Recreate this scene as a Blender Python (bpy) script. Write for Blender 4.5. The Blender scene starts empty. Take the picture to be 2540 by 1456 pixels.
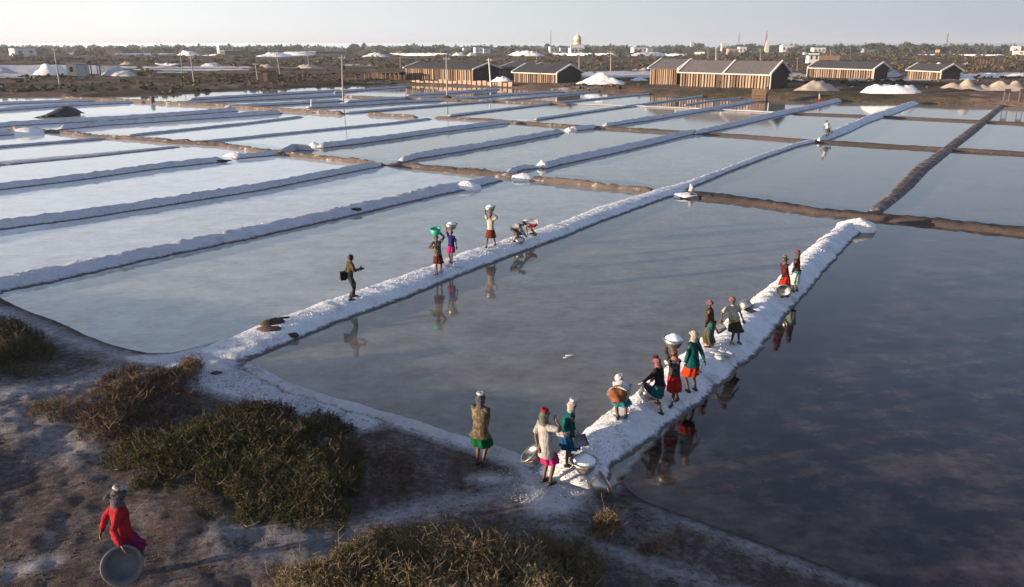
import bpy, math, random
import numpy as np
from mathutils import Vector, Matrix, noise
from mathutils.bvhtree import BVHTree
R = math.radians
random.seed(7); np.random.seed(7)
scene = bpy.context.scene
C = scene.collection
# ---------------------------------------------------------------- camera, sky, sun, exposure
F, PITCH, H = 1983.0, R(17.1), 8.2          # focal length in pixels of a 2540 px wide frame, tilt, height of the eye
SP, CP = math.sin(PITCH), math.cos(PITCH)
cam_d = bpy.data.cameras.new('camera'); cam = bpy.data.objects.new('camera', cam_d); C.objects.link(cam)
cam.location = (0, 0, H); cam.rotation_euler = (R(90) - PITCH, 0, 0)
cam_d.sensor_width = 36; cam_d.lens = 36 * F / 2540; cam_d.clip_start = 0.2; cam_d.clip_end = 12000
scene.camera = cam
BELT = [(0.0, (0.36, 0.39, 0.46)), (0.12, (0.41, 0.445, 0.51)), (0.32, (0.60, 0.645, 0.68)), (0.56, (0.90, 0.93, 0.94)), (1.0, (1.0, 0.86, 0.66))]
BELT_GAIN, BELT_FALL, SKY_TINT = 3.15, 2.3, (0.55, 0.67, 0.94)
SUN_AZ, SUN_EL = R(-108), R(4.8)              # azimuth clockwise from +Y
S = Vector((math.sin(SUN_AZ) * math.cos(SUN_EL), math.cos(SUN_AZ) * math.cos(SUN_EL), math.sin(SUN_EL)))
world = bpy.data.worlds.new('World'); scene.world = world; world.use_nodes = True
wn = world.node_tree.nodes; wl = world.node_tree.links
sky = wn.new('ShaderNodeTexSky'); sky.sky_type = 'NISHITA'; sky.sun_disc = False
sky.sun_elevation = SUN_EL; sky.sun_rotation = SUN_AZ
sky.air_density = 1.0; sky.dust_density = 0.8; sky.ozone_density = 2.2; sky.altitude = 0
wn['Background'].inputs['Strength'].default_value = 0.15
# low haze belt: pale towards the sun side, grey lavender away from it, fading into the clear sky above
tc = wn.new('ShaderNodeTexCoord')
def wmath(op, a, b=0.0):
    m = wn.new('ShaderNodeMath'); m.operation = op
    for i, q in enumerate((a, b)):
        if isinstance(q, (int, float)): m.inputs[i].default_value = q
        else: wl.new(q, m.inputs[i])
    return m.outputs[0]
dot = wn.new('ShaderNodeVectorMath'); dot.operation = 'DOT_PRODUCT'; wl.new(tc.outputs['Generated'], dot.inputs[0])
dot.inputs[1].default_value = (math.sin(SUN_AZ), math.cos(SUN_AZ), 0)
sxyz = wn.new('ShaderNodeSeparateXYZ'); wl.new(tc.outputs['Generated'], sxyz.inputs[0])
belt = wn.new('ShaderNodeValToRGB'); wl.new(wmath('MULTIPLY_ADD', dot.outputs['Value'], 0.5), belt.inputs['Fac'])
belt.inputs['Fac'].links[0].from_node.inputs[2].default_value = 0.5
be = belt.color_ramp.elements
for _ in range(3): be.new(0.5)
for e, (p_, c_) in zip(be, BELT): e.position = p_; e.color = (*c_, 1)
up = wmath('MAXIMUM', sxyz.outputs['Z'], 0.0)
fade = wmath('POWER', 2.718, wmath('MULTIPLY', up, -BELT_FALL))
bs = wn.new('ShaderNodeVectorMath'); bs.operation = 'SCALE'; wl.new(belt.outputs['Color'], bs.inputs[0]); bs.inputs['Scale'].default_value = BELT_GAIN
tint = wn.new('ShaderNodeVectorMath'); tint.operation = 'MULTIPLY'; wl.new(sky.outputs[0], tint.inputs[0]); tint.inputs[1].default_value = SKY_TINT
wm = wn.new('ShaderNodeMix'); wm.data_type = 'RGBA'; wl.new(fade, wm.inputs[0]); wl.new(tint.outputs[0], wm.inputs[6]); wl.new(bs.outputs[0], wm.inputs[7])
wl.new(wm.outputs[2], wn['Background'].inputs['Color'])
sun_d = bpy.data.lights.new('sun', 'SUN'); sun_d.energy = 4.8; sun_d.angle = R(0.6); sun_d.color = (1.0, 0.78, 0.56)
sun = bpy.data.objects.new('sun', sun_d); C.objects.link(sun); sun.rotation_euler = S.to_track_quat('Z', 'Y').to_euler()
vs = scene.view_settings; vs.view_transform = 'Standard'; vs.look = 'None'; vs.gamma = 1; vs.use_curve_mapping = False
vs.exposure = 1.3
scene.render.engine = 'CYCLES'
scene.cycles.max_bounces = 6; scene.cycles.diffuse_bounces = 2; scene.cycles.glossy_bounces = 3
scene.cycles.use_adaptive_sampling = True; scene.cycles.use_denoising = True
scene.cycles.caustics_reflective = False; scene.cycles.caustics_refractive = False

# ---------------------------------------------------------------- helpers
def ray(px, py):
    dx, dy = px - 1270.0, py - 728.0
    d = Vector((dx, F * CP - dy * SP, -dy * CP - F * SP)); return d.normalized()
def P(px, py, z=0.0):
    d = ray(px, py); t = (z - H) / d.z; return Vector((d.x * t, d.y * t, z))
def Pd(px, dist, z=0.0):
    """point at a horizontal distance, in the direction of column px seen at the horizon"""
    d = ray(px, 118); a = math.atan2(d.x, d.y); return Vector((math.sin(a) * dist, math.cos(a) * dist, z))
def zat(p, py):
    """height above the ground plane of row py on the vertical line through p"""
    k = (728 - py) / F; return H + p.y * (k * CP - SP) / (CP + k * SP)
def nz(x, y, z=0.0, s=1.0): return noise.noise(Vector((x * s, y * s, z)))

def mesh_obj(name, verts, faces, mat, parent=None, smooth=False, kind=None, loc=None):
    me = bpy.data.meshes.new(name); me.from_pydata([tuple(v) for v in verts], [], faces)
    me.materials.append(mat)
    if smooth: me.polygons.foreach_set('use_smooth', [True] * len(me.polygons))
    me.update()
    o = bpy.data.objects.new(name, me); C.objects.link(o)
    if parent: o.parent = parent
    if loc is not None: o.location = loc
    if kind: o['kind'] = kind
    return o
def np_obj(name, V, Fc, mat, parent=None, smooth=False, kind=None, k=3):
    """mesh from numpy arrays, all faces with k corners"""
    me = bpy.data.meshes.new(name); n = len(Fc)
    me.vertices.add(len(V)); me.vertices.foreach_set('co', np.ascontiguousarray(V, dtype=np.float32).ravel())
    me.loops.add(n * k); me.loops.foreach_set('vertex_index', np.ascontiguousarray(Fc, dtype=np.int32).ravel())
    me.polygons.add(n); me.polygons.foreach_set('loop_start', np.arange(0, n * k, k, dtype=np.int32))
    me.update(calc_edges=True); me.materials.append(mat)
    if smooth: me.polygons.foreach_set('use_smooth', [True] * n)
    o = bpy.data.objects.new(name, me); C.objects.link(o)
    if parent: o.parent = parent
    if kind: o['kind'] = kind
    return o
def attr(o, name, vals):
    a = o.data.attributes.new(name, 'FLOAT', 'POINT'); a.data.foreach_set('value', np.ascontiguousarray(vals, dtype=np.float32).ravel())
def thing(name, label, cat, loc=(0, 0, 0), rz=0.0, group=None):
    o = bpy.data.objects.new(name, None); o.empty_display_size = 0.2; C.objects.link(o)
    o.location = loc; o.rotation_euler = (0, 0, rz); o['label'] = label; o['category'] = cat
    if group: o['group'] = group
    return o
def tag(o, label, cat, group=None):
    o['label'] = label; o['category'] = cat
    if group: o['group'] = group
    return o
class MB:
    """collects simple solids and links them as one mesh object"""
    def __init__(s): s.v = []; s.f = []
    def add(s, v, f):
        b = len(s.v); s.v += [tuple(p) for p in v]; s.f += [tuple(b + i for i in q) for q in f]; return s
    def box(s, x0, x1, y0, y1, z0, z1, M=None):
        v = [Vector((x, y, z)) for z in (z0, z1) for y in (y0, y1) for x in (x0, x1)]
        if M is not None: v = [M @ p for p in v]
        return s.add(v, [(0, 2, 3, 1), (4, 5, 7, 6), (0, 1, 5, 4), (2, 6, 7, 3), (0, 4, 6, 2), (1, 3, 7, 5)])
    def tube(s, pts, rad, n=8, cap=True, up=None):
        pts = [Vector(p) for p in pts]; rad = rad if hasattr(rad, '__len__') else [rad] * len(pts)
        v = []; f = []
        for i, p in enumerate(pts):
            t = (pts[min(i + 1, len(pts) - 1)] - pts[max(i - 1, 0)])
            t = t.normalized() if t.length > 1e-6 else Vector((0, 0, 1))
            a = t.cross(Vector((0, 0, 1)) if abs(t.z) < .9 else Vector((0, 1, 0))).normalized(); b = t.cross(a)
            for k in range(n):
                th = 2 * math.pi * k / n; v.append(p + a * (rad[i] * math.cos(th)) + b * (rad[i] * math.sin(th)))
        for i in range(len(pts) - 1):
            for k in range(n):
                f.append((i * n + k, i * n + (k + 1) % n, (i + 1) * n + (k + 1) % n, (i + 1) * n + k))
        if cap: f.append(tuple(range(n))[::-1]); f.append(tuple((len(pts) - 1) * n + k for k in range(n)))
        return s.add(v, f)
    def lathe(s, prof, n=24, M=None):
        v = []; f = []
        for r, z in prof:
            for k in range(n):
                th = 2 * math.pi * k / n; p = Vector((r * math.cos(th), r * math.sin(th), z)); v.append(M @ p if M is not None else p)
        for i in range(len(prof) - 1):
            for k in range(n):
                f.append((i * n + k, i * n + (k + 1) % n, (i + 1) * n + (k + 1) % n, (i + 1) * n + k))
        return s.add(v, f)
    def build(s, name, mat, parent=None, smooth=False, kind=None, loc=None): return mesh_obj(name, s.v, s.f, mat, parent, smooth, kind, loc)

# ---------------------------------------------------------------- materials
def new_mat(name, rough=0.8, spec=0.3, metal=0.0):
    m = bpy.data.materials.new(name); m.use_nodes = True; b = m.node_tree.nodes['Principled BSDF']
    b.inputs['Roughness'].default_value = rough; b.inputs['Specular IOR Level'].default_value = spec; b.inputs['Metallic'].default_value = metal
    return m, m.node_tree.nodes, m.node_tree.links, b
def noise_node(n, l, scale, detail=4, rough=0.55, coords='Object', vec=None, stretch=None):
    t = n.new('ShaderNodeTexNoise'); t.inputs['Scale'].default_value = scale; t.inputs['Detail'].default_value = detail; t.inputs['Roughness'].default_value = rough
    c = n.new('ShaderNodeTexCoord'); src = c.outputs[coords]
    if stretch:
        mp = n.new('ShaderNodeMapping'); mp.inputs['Scale'].default_value = stretch; l.new(src, mp.inputs['Vector']); src = mp.outputs[0]
    l.new(src, t.inputs['Vector']); return t.outputs['Fac']
def ramp(n, l, src, stops):
    r = n.new('ShaderNodeValToRGB'); e = r.color_ramp.elements
    while len(e) < len(stops): e.new(0.5)
    for i, (p, c) in enumerate(stops): e[i].position = p; e[i].color = (*c, 1) if len(c) == 3 else c
    l.new(src, r.inputs['Fac']); return r.outputs['Color']
def mix(n, l, fac, a, b, mode='MIX'):
    m = n.new('ShaderNodeMix'); m.data_type = 'RGBA'; m.blend_type = mode
    if hasattr(fac, 'links') or not isinstance(fac, (int, float)): l.new(fac, m.inputs[0])
    else: m.inputs[0].default_value = fac
    for s, i in ((a, 6), (b, 7)):
        if isinstance(s, tuple): m.inputs[i].default_value = (*s, 1) if len(s) == 3 else s
        else: l.new(s, m.inputs[i])
    return m.outputs[2]
def math_node(n, l, op, a, b=0.0, clamp=False):
    m = n.new('ShaderNodeMath'); m.operation = op; m.use_clamp = clamp
    for i, s in enumerate((a, b)):
        if isinstance(s, (int, float)): m.inputs[i].default_value = s
        else: l.new(s, m.inputs[i])
    return m.outputs[0]
def bump(n, l, b, src, strength, dist):
    q = n.new('ShaderNodeBump'); q.inputs['Strength'].default_value = strength; q.inputs['Distance'].default_value = dist
    l.new(src, q.inputs['Height']); l.new(q.outputs[0], b.inputs['Normal'])
def plain(name, col, rough=0.8, var=0.18, scale=6.0, spec=0.3, metal=0.0, bumpd=0.0, coords='Object', stretch=None):
    m, n, l, b = new_mat(name, rough, spec, metal)
    f = noise_node(n, l, scale, 5, 0.6, coords, stretch=stretch)
    lo = tuple(max(0, c * (1 - var * 1.6)) for c in col); hi = tuple(min(1, c * (1 + var * 1.2)) for c in col)
    l.new(ramp(n, l, f, [(0.3, lo), (0.7, hi)]), b.inputs['Base Color'])
    if bumpd: bump(n, l, b, f, 0.6, bumpd)
    return m

def mat_salt(name='salt', white=(0.76, 0.76, 0.78), dirty=(0.36, 0.32, 0.30), wet=(0.10, 0.09, 0.085), amount=0.5, wetz=0.05, bump_d=0.05):
    m, n, l, b = new_mat(name, 0.65, 0.35)
    f = noise_node(n, l, 1.3, 6, 0.6); g = noise_node(n, l, 9.0, 6, 0.7)
    s = math_node(n, l, 'ADD', math_node(n, l, 'MULTIPLY', f, 0.6), math_node(n, l, 'MULTIPLY', g, 0.4))
    col = ramp(n, l, s, [(amount - 0.16, dirty), (amount - 0.05, tuple(c * .86 for c in white)), (amount + 0.08, white)])
    geo = n.new('ShaderNodeNewGeometry'); sep = n.new('ShaderNodeSeparateXYZ'); l.new(geo.outputs['Position'], sep.inputs[0])
    z = math_node(n, l, 'ADD', sep.outputs['Z'], math_node(n, l, 'MULTIPLY', math_node(n, l, 'SUBTRACT', g, 0.5), 0.16))
    mr = n.new('ShaderNodeMapRange'); mr.inputs['From Min'].default_value = wetz - 0.01; mr.inputs['From Max'].default_value = wetz + 0.04
    l.new(z, mr.inputs['Value'])
    l.new(mix(n, l, mr.outputs[0], wet, col), b.inputs['Base Color'])
    h = noise_node(n, l, 26.0, 5, 0.7)
    vo = n.new('ShaderNodeTexVoronoi'); vo.inputs['Scale'].default_value = 6.5; vo.inputs['Randomness'].default_value = 1.0; tcv = n.new('ShaderNodeTexCoord'); l.new(tcv.outputs['Object'], vo.inputs['Vector'])
    hh = math_node(n, l, 'ADD', math_node(n, l, 'ADD', g, math_node(n, l, 'MULTIPLY', vo.outputs['Distance'], 0.55)), math_node(n, l, 'MULTIPLY', h, 0.5))
    bump(n, l, b, hh, 0.9, bump_d)
    return m
def mat_mud(name, dark, light, crust, crust_at=0.62, bump_d=0.04):
    m, n, l, b = new_mat(name, 0.9, 0.15)
    f = noise_node(n, l, 1.6, 7, 0.7); g = noise_node(n, l, 11.0, 5, 0.7)
    col = ramp(n, l, g, [(0.3, dark), (0.7, light)])
    c2 = ramp(n, l, f, [(crust_at - 0.04, (0, 0, 0)), (crust_at + 0.05, (1, 1, 1))])
    l.new(mix(n, l, c2, col, crust), b.inputs['Base Color'])
    bump(n, l, b, math_node(n, l, 'ADD', f, math_node(n, l, 'MULTIPLY', g, 0.5)), 0.9, bump_d)
    return m
M = {}
M['salt'] = mat_salt()
M['salt_darker'] = mat_salt('darker_salt', (0.57, 0.57, 0.60), (0.30, 0.27, 0.26), (0.085, 0.075, 0.07), 0.47)  # darker, greyer salt than on the near banks
M['salt_clean'] = mat_salt('salt_heap', (0.82, 0.81, 0.80), (0.62, 0.58, 0.54), (0.5, 0.48, 0.46), 0.42, -0.5)
M['salt_tan'] = mat_salt('tan_salt_heap', (0.50, 0.41, 0.33), (0.36, 0.28, 0.22), (0.3, 0.25, 0.2), 0.45, -0.5)
M['salt_grey'] = mat_salt('grey_salt', (0.50, 0.50, 0.52), (0.3, 0.27, 0.26), (0.10, 0.09, 0.085), 0.5, 0.03)
M['mud'] = mat_mud('mud', (0.07, 0.053, 0.045), (0.175, 0.138, 0.118), (0.46, 0.38, 0.345), 0.60)
M['mud_dark'] = mat_mud('dark_mud', (0.045, 0.034, 0.031), (0.115, 0.088, 0.078), (0.22, 0.18, 0.165), 0.66)
M['mud_path'] = mat_mud('trodden_mud', (0.085, 0.064, 0.058), (0.19, 0.15, 0.135), (0.34, 0.28, 0.255), 0.55)
# ---------------------------------------------------------------- brine: one sheet, its bed colour varies from pan to pan
def poly_px(pts, z=0.0): return [P(x, y, z) for x, y in pts]
def in_poly(X, Y, poly):
    ins = np.zeros(X.shape, bool); n = len(poly)
    for i in range(n):
        x1, y1 = poly[i][0], poly[i][1]; x2, y2 = poly[(i + 1) % n][0], poly[(i + 1) % n][1]
        if y1 == y2: continue
        c = ((y1 > Y) != (y2 > Y)) & (X < (x2 - x1) * (Y - y1) / (y2 - y1) + x1); ins ^= c
    return ins
def dist_poly(X, Y, pts, closed=True):
    D = np.full(X.shape, 1e9); n = len(pts)
    for i in range(n if closed else n - 1):
        ax, ay = pts[i][0], pts[i][1]; bx, by = pts[(i + 1) % n][0], pts[(i + 1) % n][1]
        vx, vy = bx - ax, by - ay; L = vx * vx + vy * vy + 1e-9
        t = np.clip(((X - ax) * vx + (Y - ay) * vy) / L, 0, 1)
        D = np.minimum(D, np.hypot(X - ax - t * vx, Y - ay - t * vy))
    return D
def fbm(X, Y, s, seed=0, octv=4):
    """cheap value noise, -1..1"""
    out = np.zeros(X.shape); amp = 1.0; tot = 0
    for o in range(octv):
        xs = X * s + 17.3 * (o + seed); ys = Y * s - 9.1 * (o + seed * 3)
        xi = np.floor(xs).astype(np.int64); yi = np.floor(ys).astype(np.int64); xf = xs - xi; yf = ys - yi
        u = xf * xf * (3 - 2 * xf); v = yf * yf * (3 - 2 * yf)
        def h(a, b):
            q = (a * 374761393 + b * 668265263 + (seed + o) * 144665) & 0x7fffffff; q = ((q ^ (q >> 13)) * 1274126177) & 0x7fffffff
            return ((q ^ (q >> 16)) & 0xffff) / 32767.5 - 1
        out += amp * ((h(xi, yi) * (1 - u) + h(xi + 1, yi) * u) * (1 - v) + (h(xi, yi + 1) * (1 - u) + h(xi + 1, yi + 1) * u) * v)
        tot += amp; amp *= 0.5; s *= 2.03
    return out / tot

# pan outlines used only for the colour of the salt bed below the brine (0 = dark brown mud, 1 = white salt)
def ang_grid(xs_px, ys_px, zf=0.0):
    """grid of ground points whose density follows the distance"""
    X = np.zeros((len(ys_px), len(xs_px))); Y = X.copy()
    for j, py in enumerate(ys_px):
        d = ray(1270, py); dist = (zf - H) / d.z
        k = dist * d.y if False else dist
        for i, px in enumerate(xs_px):
            dd = ray(px, py); t = (zf - H) / dd.z; X[j, i] = dd.x * t; Y[j, i] = dd.y * t
    return X, Y
def grid_faces(nr, nc):
    a = np.arange(nr * nc).reshape(nr, nc); return np.stack([a[:-1, :-1], a[:-1, 1:], a[1:, 1:], a[1:, :-1]], -1).reshape(-1, 4)[:, ::-1]
wx = np.linspace(-1200, 3700, 330); wy = 118 + (np.linspace(0, 1, 230) ** 1.7) * 1900 + 70
X, Y = ang_grid(wx, wy)
V = np.stack([X, Y, np.zeros_like(X)], -1).reshape(-1, 3)
water = np_obj('water', V, grid_faces(*X.shape), None if False else bpy.data.materials.new('brine'), kind='structure', k=4)
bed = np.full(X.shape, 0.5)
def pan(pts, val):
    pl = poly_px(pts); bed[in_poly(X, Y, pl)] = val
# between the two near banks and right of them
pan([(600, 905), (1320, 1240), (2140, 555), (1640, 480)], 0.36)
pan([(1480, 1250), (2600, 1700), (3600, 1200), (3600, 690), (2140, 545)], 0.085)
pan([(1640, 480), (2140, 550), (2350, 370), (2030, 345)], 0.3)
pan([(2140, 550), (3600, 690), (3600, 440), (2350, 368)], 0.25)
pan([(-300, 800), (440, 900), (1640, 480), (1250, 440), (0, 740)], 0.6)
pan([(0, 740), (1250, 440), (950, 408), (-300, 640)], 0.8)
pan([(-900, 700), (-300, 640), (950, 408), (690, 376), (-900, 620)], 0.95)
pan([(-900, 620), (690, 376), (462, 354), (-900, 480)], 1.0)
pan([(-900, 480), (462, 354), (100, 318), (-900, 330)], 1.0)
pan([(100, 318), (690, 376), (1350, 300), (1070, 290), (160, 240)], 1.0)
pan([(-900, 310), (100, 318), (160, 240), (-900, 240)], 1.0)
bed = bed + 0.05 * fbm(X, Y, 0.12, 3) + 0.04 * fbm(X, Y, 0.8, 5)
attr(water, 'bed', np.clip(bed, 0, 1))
def mat_brine(m):
    m.use_nodes = True; n = m.node_tree.nodes; l = m.node_tree.links; b = n['Principled BSDF']
    a = n.new('ShaderNodeAttribute'); a.attribute_name = 'bed'
    f = noise_node(n, l, 0.85, 8, 0.70); g = noise_node(n, l, 2.6, 6, 0.7, stretch=(1, 1.6, 1)); st = noise_node(n, l, 0.25, 4, 0.6, stretch=(1.0, 4.0, 1))
    s = math_node(n, l, 'ADD', math_node(n, l, 'MULTIPLY', f, 0.5), math_node(n, l, 'ADD', math_node(n, l, 'MULTIPLY', g, 0.3), math_node(n, l, 'MULTIPLY', st, 0.2)))
    v = math_node(n, l, 'ADD', a.outputs['Fac'], math_node(n, l, 'MULTIPLY', math_node(n, l, 'SUBTRACT', s, 0.5), 1.05), True)
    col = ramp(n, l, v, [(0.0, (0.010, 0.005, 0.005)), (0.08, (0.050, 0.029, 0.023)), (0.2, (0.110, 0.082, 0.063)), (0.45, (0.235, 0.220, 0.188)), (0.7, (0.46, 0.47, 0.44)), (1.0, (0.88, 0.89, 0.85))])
    l.new(col, b.inputs['Base Color'])
    b.inputs['Roughness'].default_value = 0.05; b.inputs['IOR'].default_value = 1.36
    w = noise_node(n, l, 5.0, 3, 0.5); bump(n, l, b, w, 0.2, 0.005)
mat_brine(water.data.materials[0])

# ---------------------------------------------------------------- near land
shore_near = [(-1500, 560), (-700, 640), (0, 738), (60, 768), (150, 800), (210, 830), (285, 858), (370, 876), (430, 874), (500, 858), (580, 838), (650, 850), (640, 880), (604, 906),
              (660, 935), (713, 964), (790, 985), (967, 1041), (1080, 1075), (1176, 1106), (1307, 1140), (1380, 1165), (1500, 1215), (1545, 1195),
              (1560, 1215), (1595, 1240), (1733, 1290), (1912, 1354), (2116, 1428), (2218, 1460), (2700, 1640)]
NP_ = [P(*q) for q in shore_near]
near_poly = [(p.x, p.y) for p in NP_] + [(14, 1.0), (-40, 1.0), (-60, 30)]
gx = np.arange(-34, 16, 0.085); gy = np.arange(2.5, 42, 0.085)
X, Y = np.meshgrid(gx, gy)
ins = in_poly(X, Y, near_poly); D = dist_poly(X, Y, near_poly[:len(NP_)], closed=False)
sd = np.where(ins, D, -D)
keep = sd > -1.2
fine = fbm(X, Y, 3.1, 2, 4); mid = fbm(X, Y, 0.6, 5, 4)
Z = np.where(sd > 0, 0.10 * (1 - np.exp(-sd * 2.2)) + 0.10 * np.clip((sd - .6) / 3, 0, 1), sd * 0.35) + 0.035 * fine * np.clip(sd * 2.0 + .2, 0, 1) + 0.10 * mid * np.clip(sd / 2.0, 0, 1)
sd_px = lambda pts, closed=True: None
def salt_mask(pts, width, closed=False, z=0.1, amt=1.0):
    pl = [P(x, y, z) for x, y in pts]; d = dist_poly(X, Y, pl, closed)
    if closed: d = np.where(in_poly(X, Y, pl), -d, d)
    return amt * np.clip(1 - (d / width), 0, 1)
salt = np.zeros_like(X)
for pts, w, cl, am in [
    ([(330, 885), (430, 872), (500, 856), (640, 825), (730, 850), (610, 900), (700, 960), (930, 1042), (905, 1058), (790, 1030), (700, 1005), (590, 985), (520, 960), (490, 925)], 0.5, True, 1.0),
    ([(1300, 1165), (1420, 1110), (1560, 1140), (1500, 1200), (1440, 1225), (1395, 1262), (1340, 1268), (1320, 1220)], 0.45, True, 1.0),
    ([(1195, 1188), (1300, 1185), (1400, 1200)], 0.45, False, 0.8),
    ([(600, 905), (713, 964), (967, 1041), (1176, 1106), (1320, 1160)], 0.35, False, 0.95),
    ([(-400, 900), (0, 985), (120, 965), (240, 935), (420, 915), (520, 900)], 1.1, False, 0.52),
    ([(-600, 660), (0, 770), (120, 820), (260, 870), (430, 905)], 0.7, False, 0.60),
    ([(0, 1030), (110, 1090), (190, 1130)], 0.9, False, 0.42),
    ([(560, 1325), (680, 1345), (850, 1335), (1010, 1280), (1190, 1235), (1330, 1200)], 0.55, False, 0.50),
    ([(560, 1390), (760, 1400), (900, 1345)], 0.5, False, 0.40),
    ([(40, 1430), (130, 1410)], 0.35, False, 0.6),
    ([(1600, 1245), (1760, 1310), (1920, 1370), (2140, 1450)], 0.35, False, 0.45),
    ([(1380, 1310), (1560, 1380), (1750, 1440), (1900, 1500)], 0.4, False, 0.40),
    ([(1340, 1265), (1480, 1290), (1620, 1320)], 0.8, False, 0.22)]:
    salt = np.maximum(salt, salt_mask(pts, w, cl, 0.1, am))
Z += 0.03 * salt * (fbm(X, Y, 4.0, 9, 3))
idx = -np.ones(X.shape, int); a = grid_faces(*X.shape); fk = keep.ravel()[a].all(1); a = a[fk]
used = np.unique(a); remap = np.full(X.size, -1); remap[used] = np.arange(len(used))
V = np.stack([X, Y, Z], -1).reshape(-1, 3)[used]
ground = np_obj('ground', V, remap[a], bpy.data.materials.new('shore_earth'), smooth=True, kind='structure', k=4)
attr(ground, 'salt', salt.ravel()[used])
def mat_earth(m):
    m.use_nodes = True; n = m.node_tree.nodes; l = m.node_tree.links; b = n['Principled BSDF']
    b.inputs['Roughness'].default_value = 0.95; b.inputs['Specular IOR Level'].default_value = 0.12
    a = n.new('ShaderNodeAttribute'); a.attribute_name = 'salt'
    f = noise_node(n, l, 0.8, 8, 0.72); g = noise_node(n, l, 6.5, 8, 0.75); k = noise_node(n, l, 30, 4, 0.7)
    base = ramp(n, l, g, [(0.30, (0.055, 0.042, 0.037)), (0.50, (0.130, 0.104, 0.092)), (0.70, (0.225, 0.188, 0.170))])
    tint = ramp(n, l, f, [(0.35, (0.62, 0.55, 0.52)), (0.65, (1.12, 1.10, 1.12))])
    base = mix(n, l, 1.0, base, tint, 'MULTIPLY')
    nse = math_node(n, l, 'MULTIPLY', math_node(n, l, 'SUBTRACT', math_node(n, l, 'ADD', math_node(n, l, 'MULTIPLY', g, .6), math_node(n, l, 'MULTIPLY', f, .4)), 0.5), 1.9)
    v = math_node(n, l, 'ADD', a.outputs['Fac'], math_node(n, l, 'MULTIPLY', nse, math_node(n, l, 'MULTIPLY_ADD', a.outputs['Fac'], 2.4, True)))
    s = ramp(n, l, v, [(0.0, (0, 0, 0)), (0.55, (0.42, 0.42, 0.42)), (0.95, (1, 1, 1))])
    geo = n.new('ShaderNodeNewGeometry'); sep = n.new('ShaderNodeSeparateXYZ'); l.new(geo.outputs['Position'], sep.inputs[0])
    mr = n.new('ShaderNodeMapRange'); mr.inputs['From Min'].default_value = -0.005; mr.inputs['From Max'].default_value = 0.045; l.new(sep.outputs['Z'], mr.inputs['Value'])
    c = mix(n, l, s, base, (0.66, 0.66, 0.68))
    l.new(mix(n, l, mr.outputs[0], (0.045, 0.038, 0.036), mix(n, l, 1.0, c, (0.88, 0.88, 0.9), 'MULTIPLY')), b.inputs['Base Color'])
    bump(n, l, b, math_node(n, l, 'ADD', g, math_node(n, l, 'MULTIPLY', k, 0.5)), 1.0, 0.07)
mat_earth(ground.data.materials[0])

# ---------------------------------------------------------------- far land
shore_far = [(-1800, 262), (-600, 250), (0, 243), (200, 241), (400, 236), (567, 225), (847, 213), (980, 210), (1247, 218), (1413, 225), (1693, 238), (1926, 249),
             (2093, 252), (2293, 258), (2493, 264), (2760, 274), (3600, 300)]
FP = [P(*q) for q in shore_far]
ys = np.concatenate([np.linspace(306, 190, 170), 118 + 72 * np.exp(-np.linspace(0, 1, 120)[1:] * 3.6), [118 + 1.3, 118 + .8]])
xs = np.linspace(-1500, 3900, 560)
X, Y = ang_grid(xs, ys)
far_poly = [(p.x, p.y) for p in FP] + [(9000, 9000), (-9000, 9000)]
ins = in_poly(X, Y, far_poly); D = dist_poly(X, Y, [(p.x, p.y) for p in FP], closed=False); sd = np.where(ins, D, -D)
side = 1 / (1 + np.exp(-(X - 10) / 12))
rise = 0.55 + 0.55 * side
Z = np.where(sd > 0, rise * (1 - np.exp(-sd / 3.2)) + 0.25 * fbm(X, Y, .16, 4, 4) * np.clip(sd / 3, 0, 1) + 0.15 * fbm(X, Y, 0.9, 1, 3) * np.clip(sd / 2, 0, 1), np.maximum(sd * .4, -0.8))
Z += np.clip((sd - 60) / 400, 0, 1) * 1.2 * fbm(X, Y, 0.02, 8, 3)
fsalt = np.zeros_like(X)
def rect_salt(x0, x1, y0, y1, v):
    pl = [P(x0, y0), P(x1, y0), P(x1, y1), P(x0, y1)]
    np.maximum(fsalt, np.where(in_poly(X, Y, pl), v, 0), out=fsalt)
for r in [(-200, 245, 164, 187, .9), (-200, 90, 184, 200, .7), (300, 620, 168, 172, .9), (330, 605, 174, 178, .9), (385, 470, 180, 184, .95), (230, 300, 166, 188, .6),
          (395, 620, 176, 179, .8), (610, 800, 171, 174, .6), (850, 940, 162, 166, .8), (1440, 1620, 184, 202, .85), (1940, 2000, 190, 212, .7), (2230, 2420, 200, 212, .7),
          (2100, 2260, 206, 214, .6), (2340, 2540, 188, 200, .7), (1300, 1500, 222, 226, .5)]:
    rect_salt(*r)
far = np_obj('terrain', np.stack([X, Y, Z], -1).reshape(-1, 3), grid_faces(*X.shape), bpy.data.materials.new('scrubland'), smooth=True, kind='structure', k=4)
attr(far, 'salt', fsalt); attr(far, 'side', np.clip(side, 0, 1))
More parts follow.
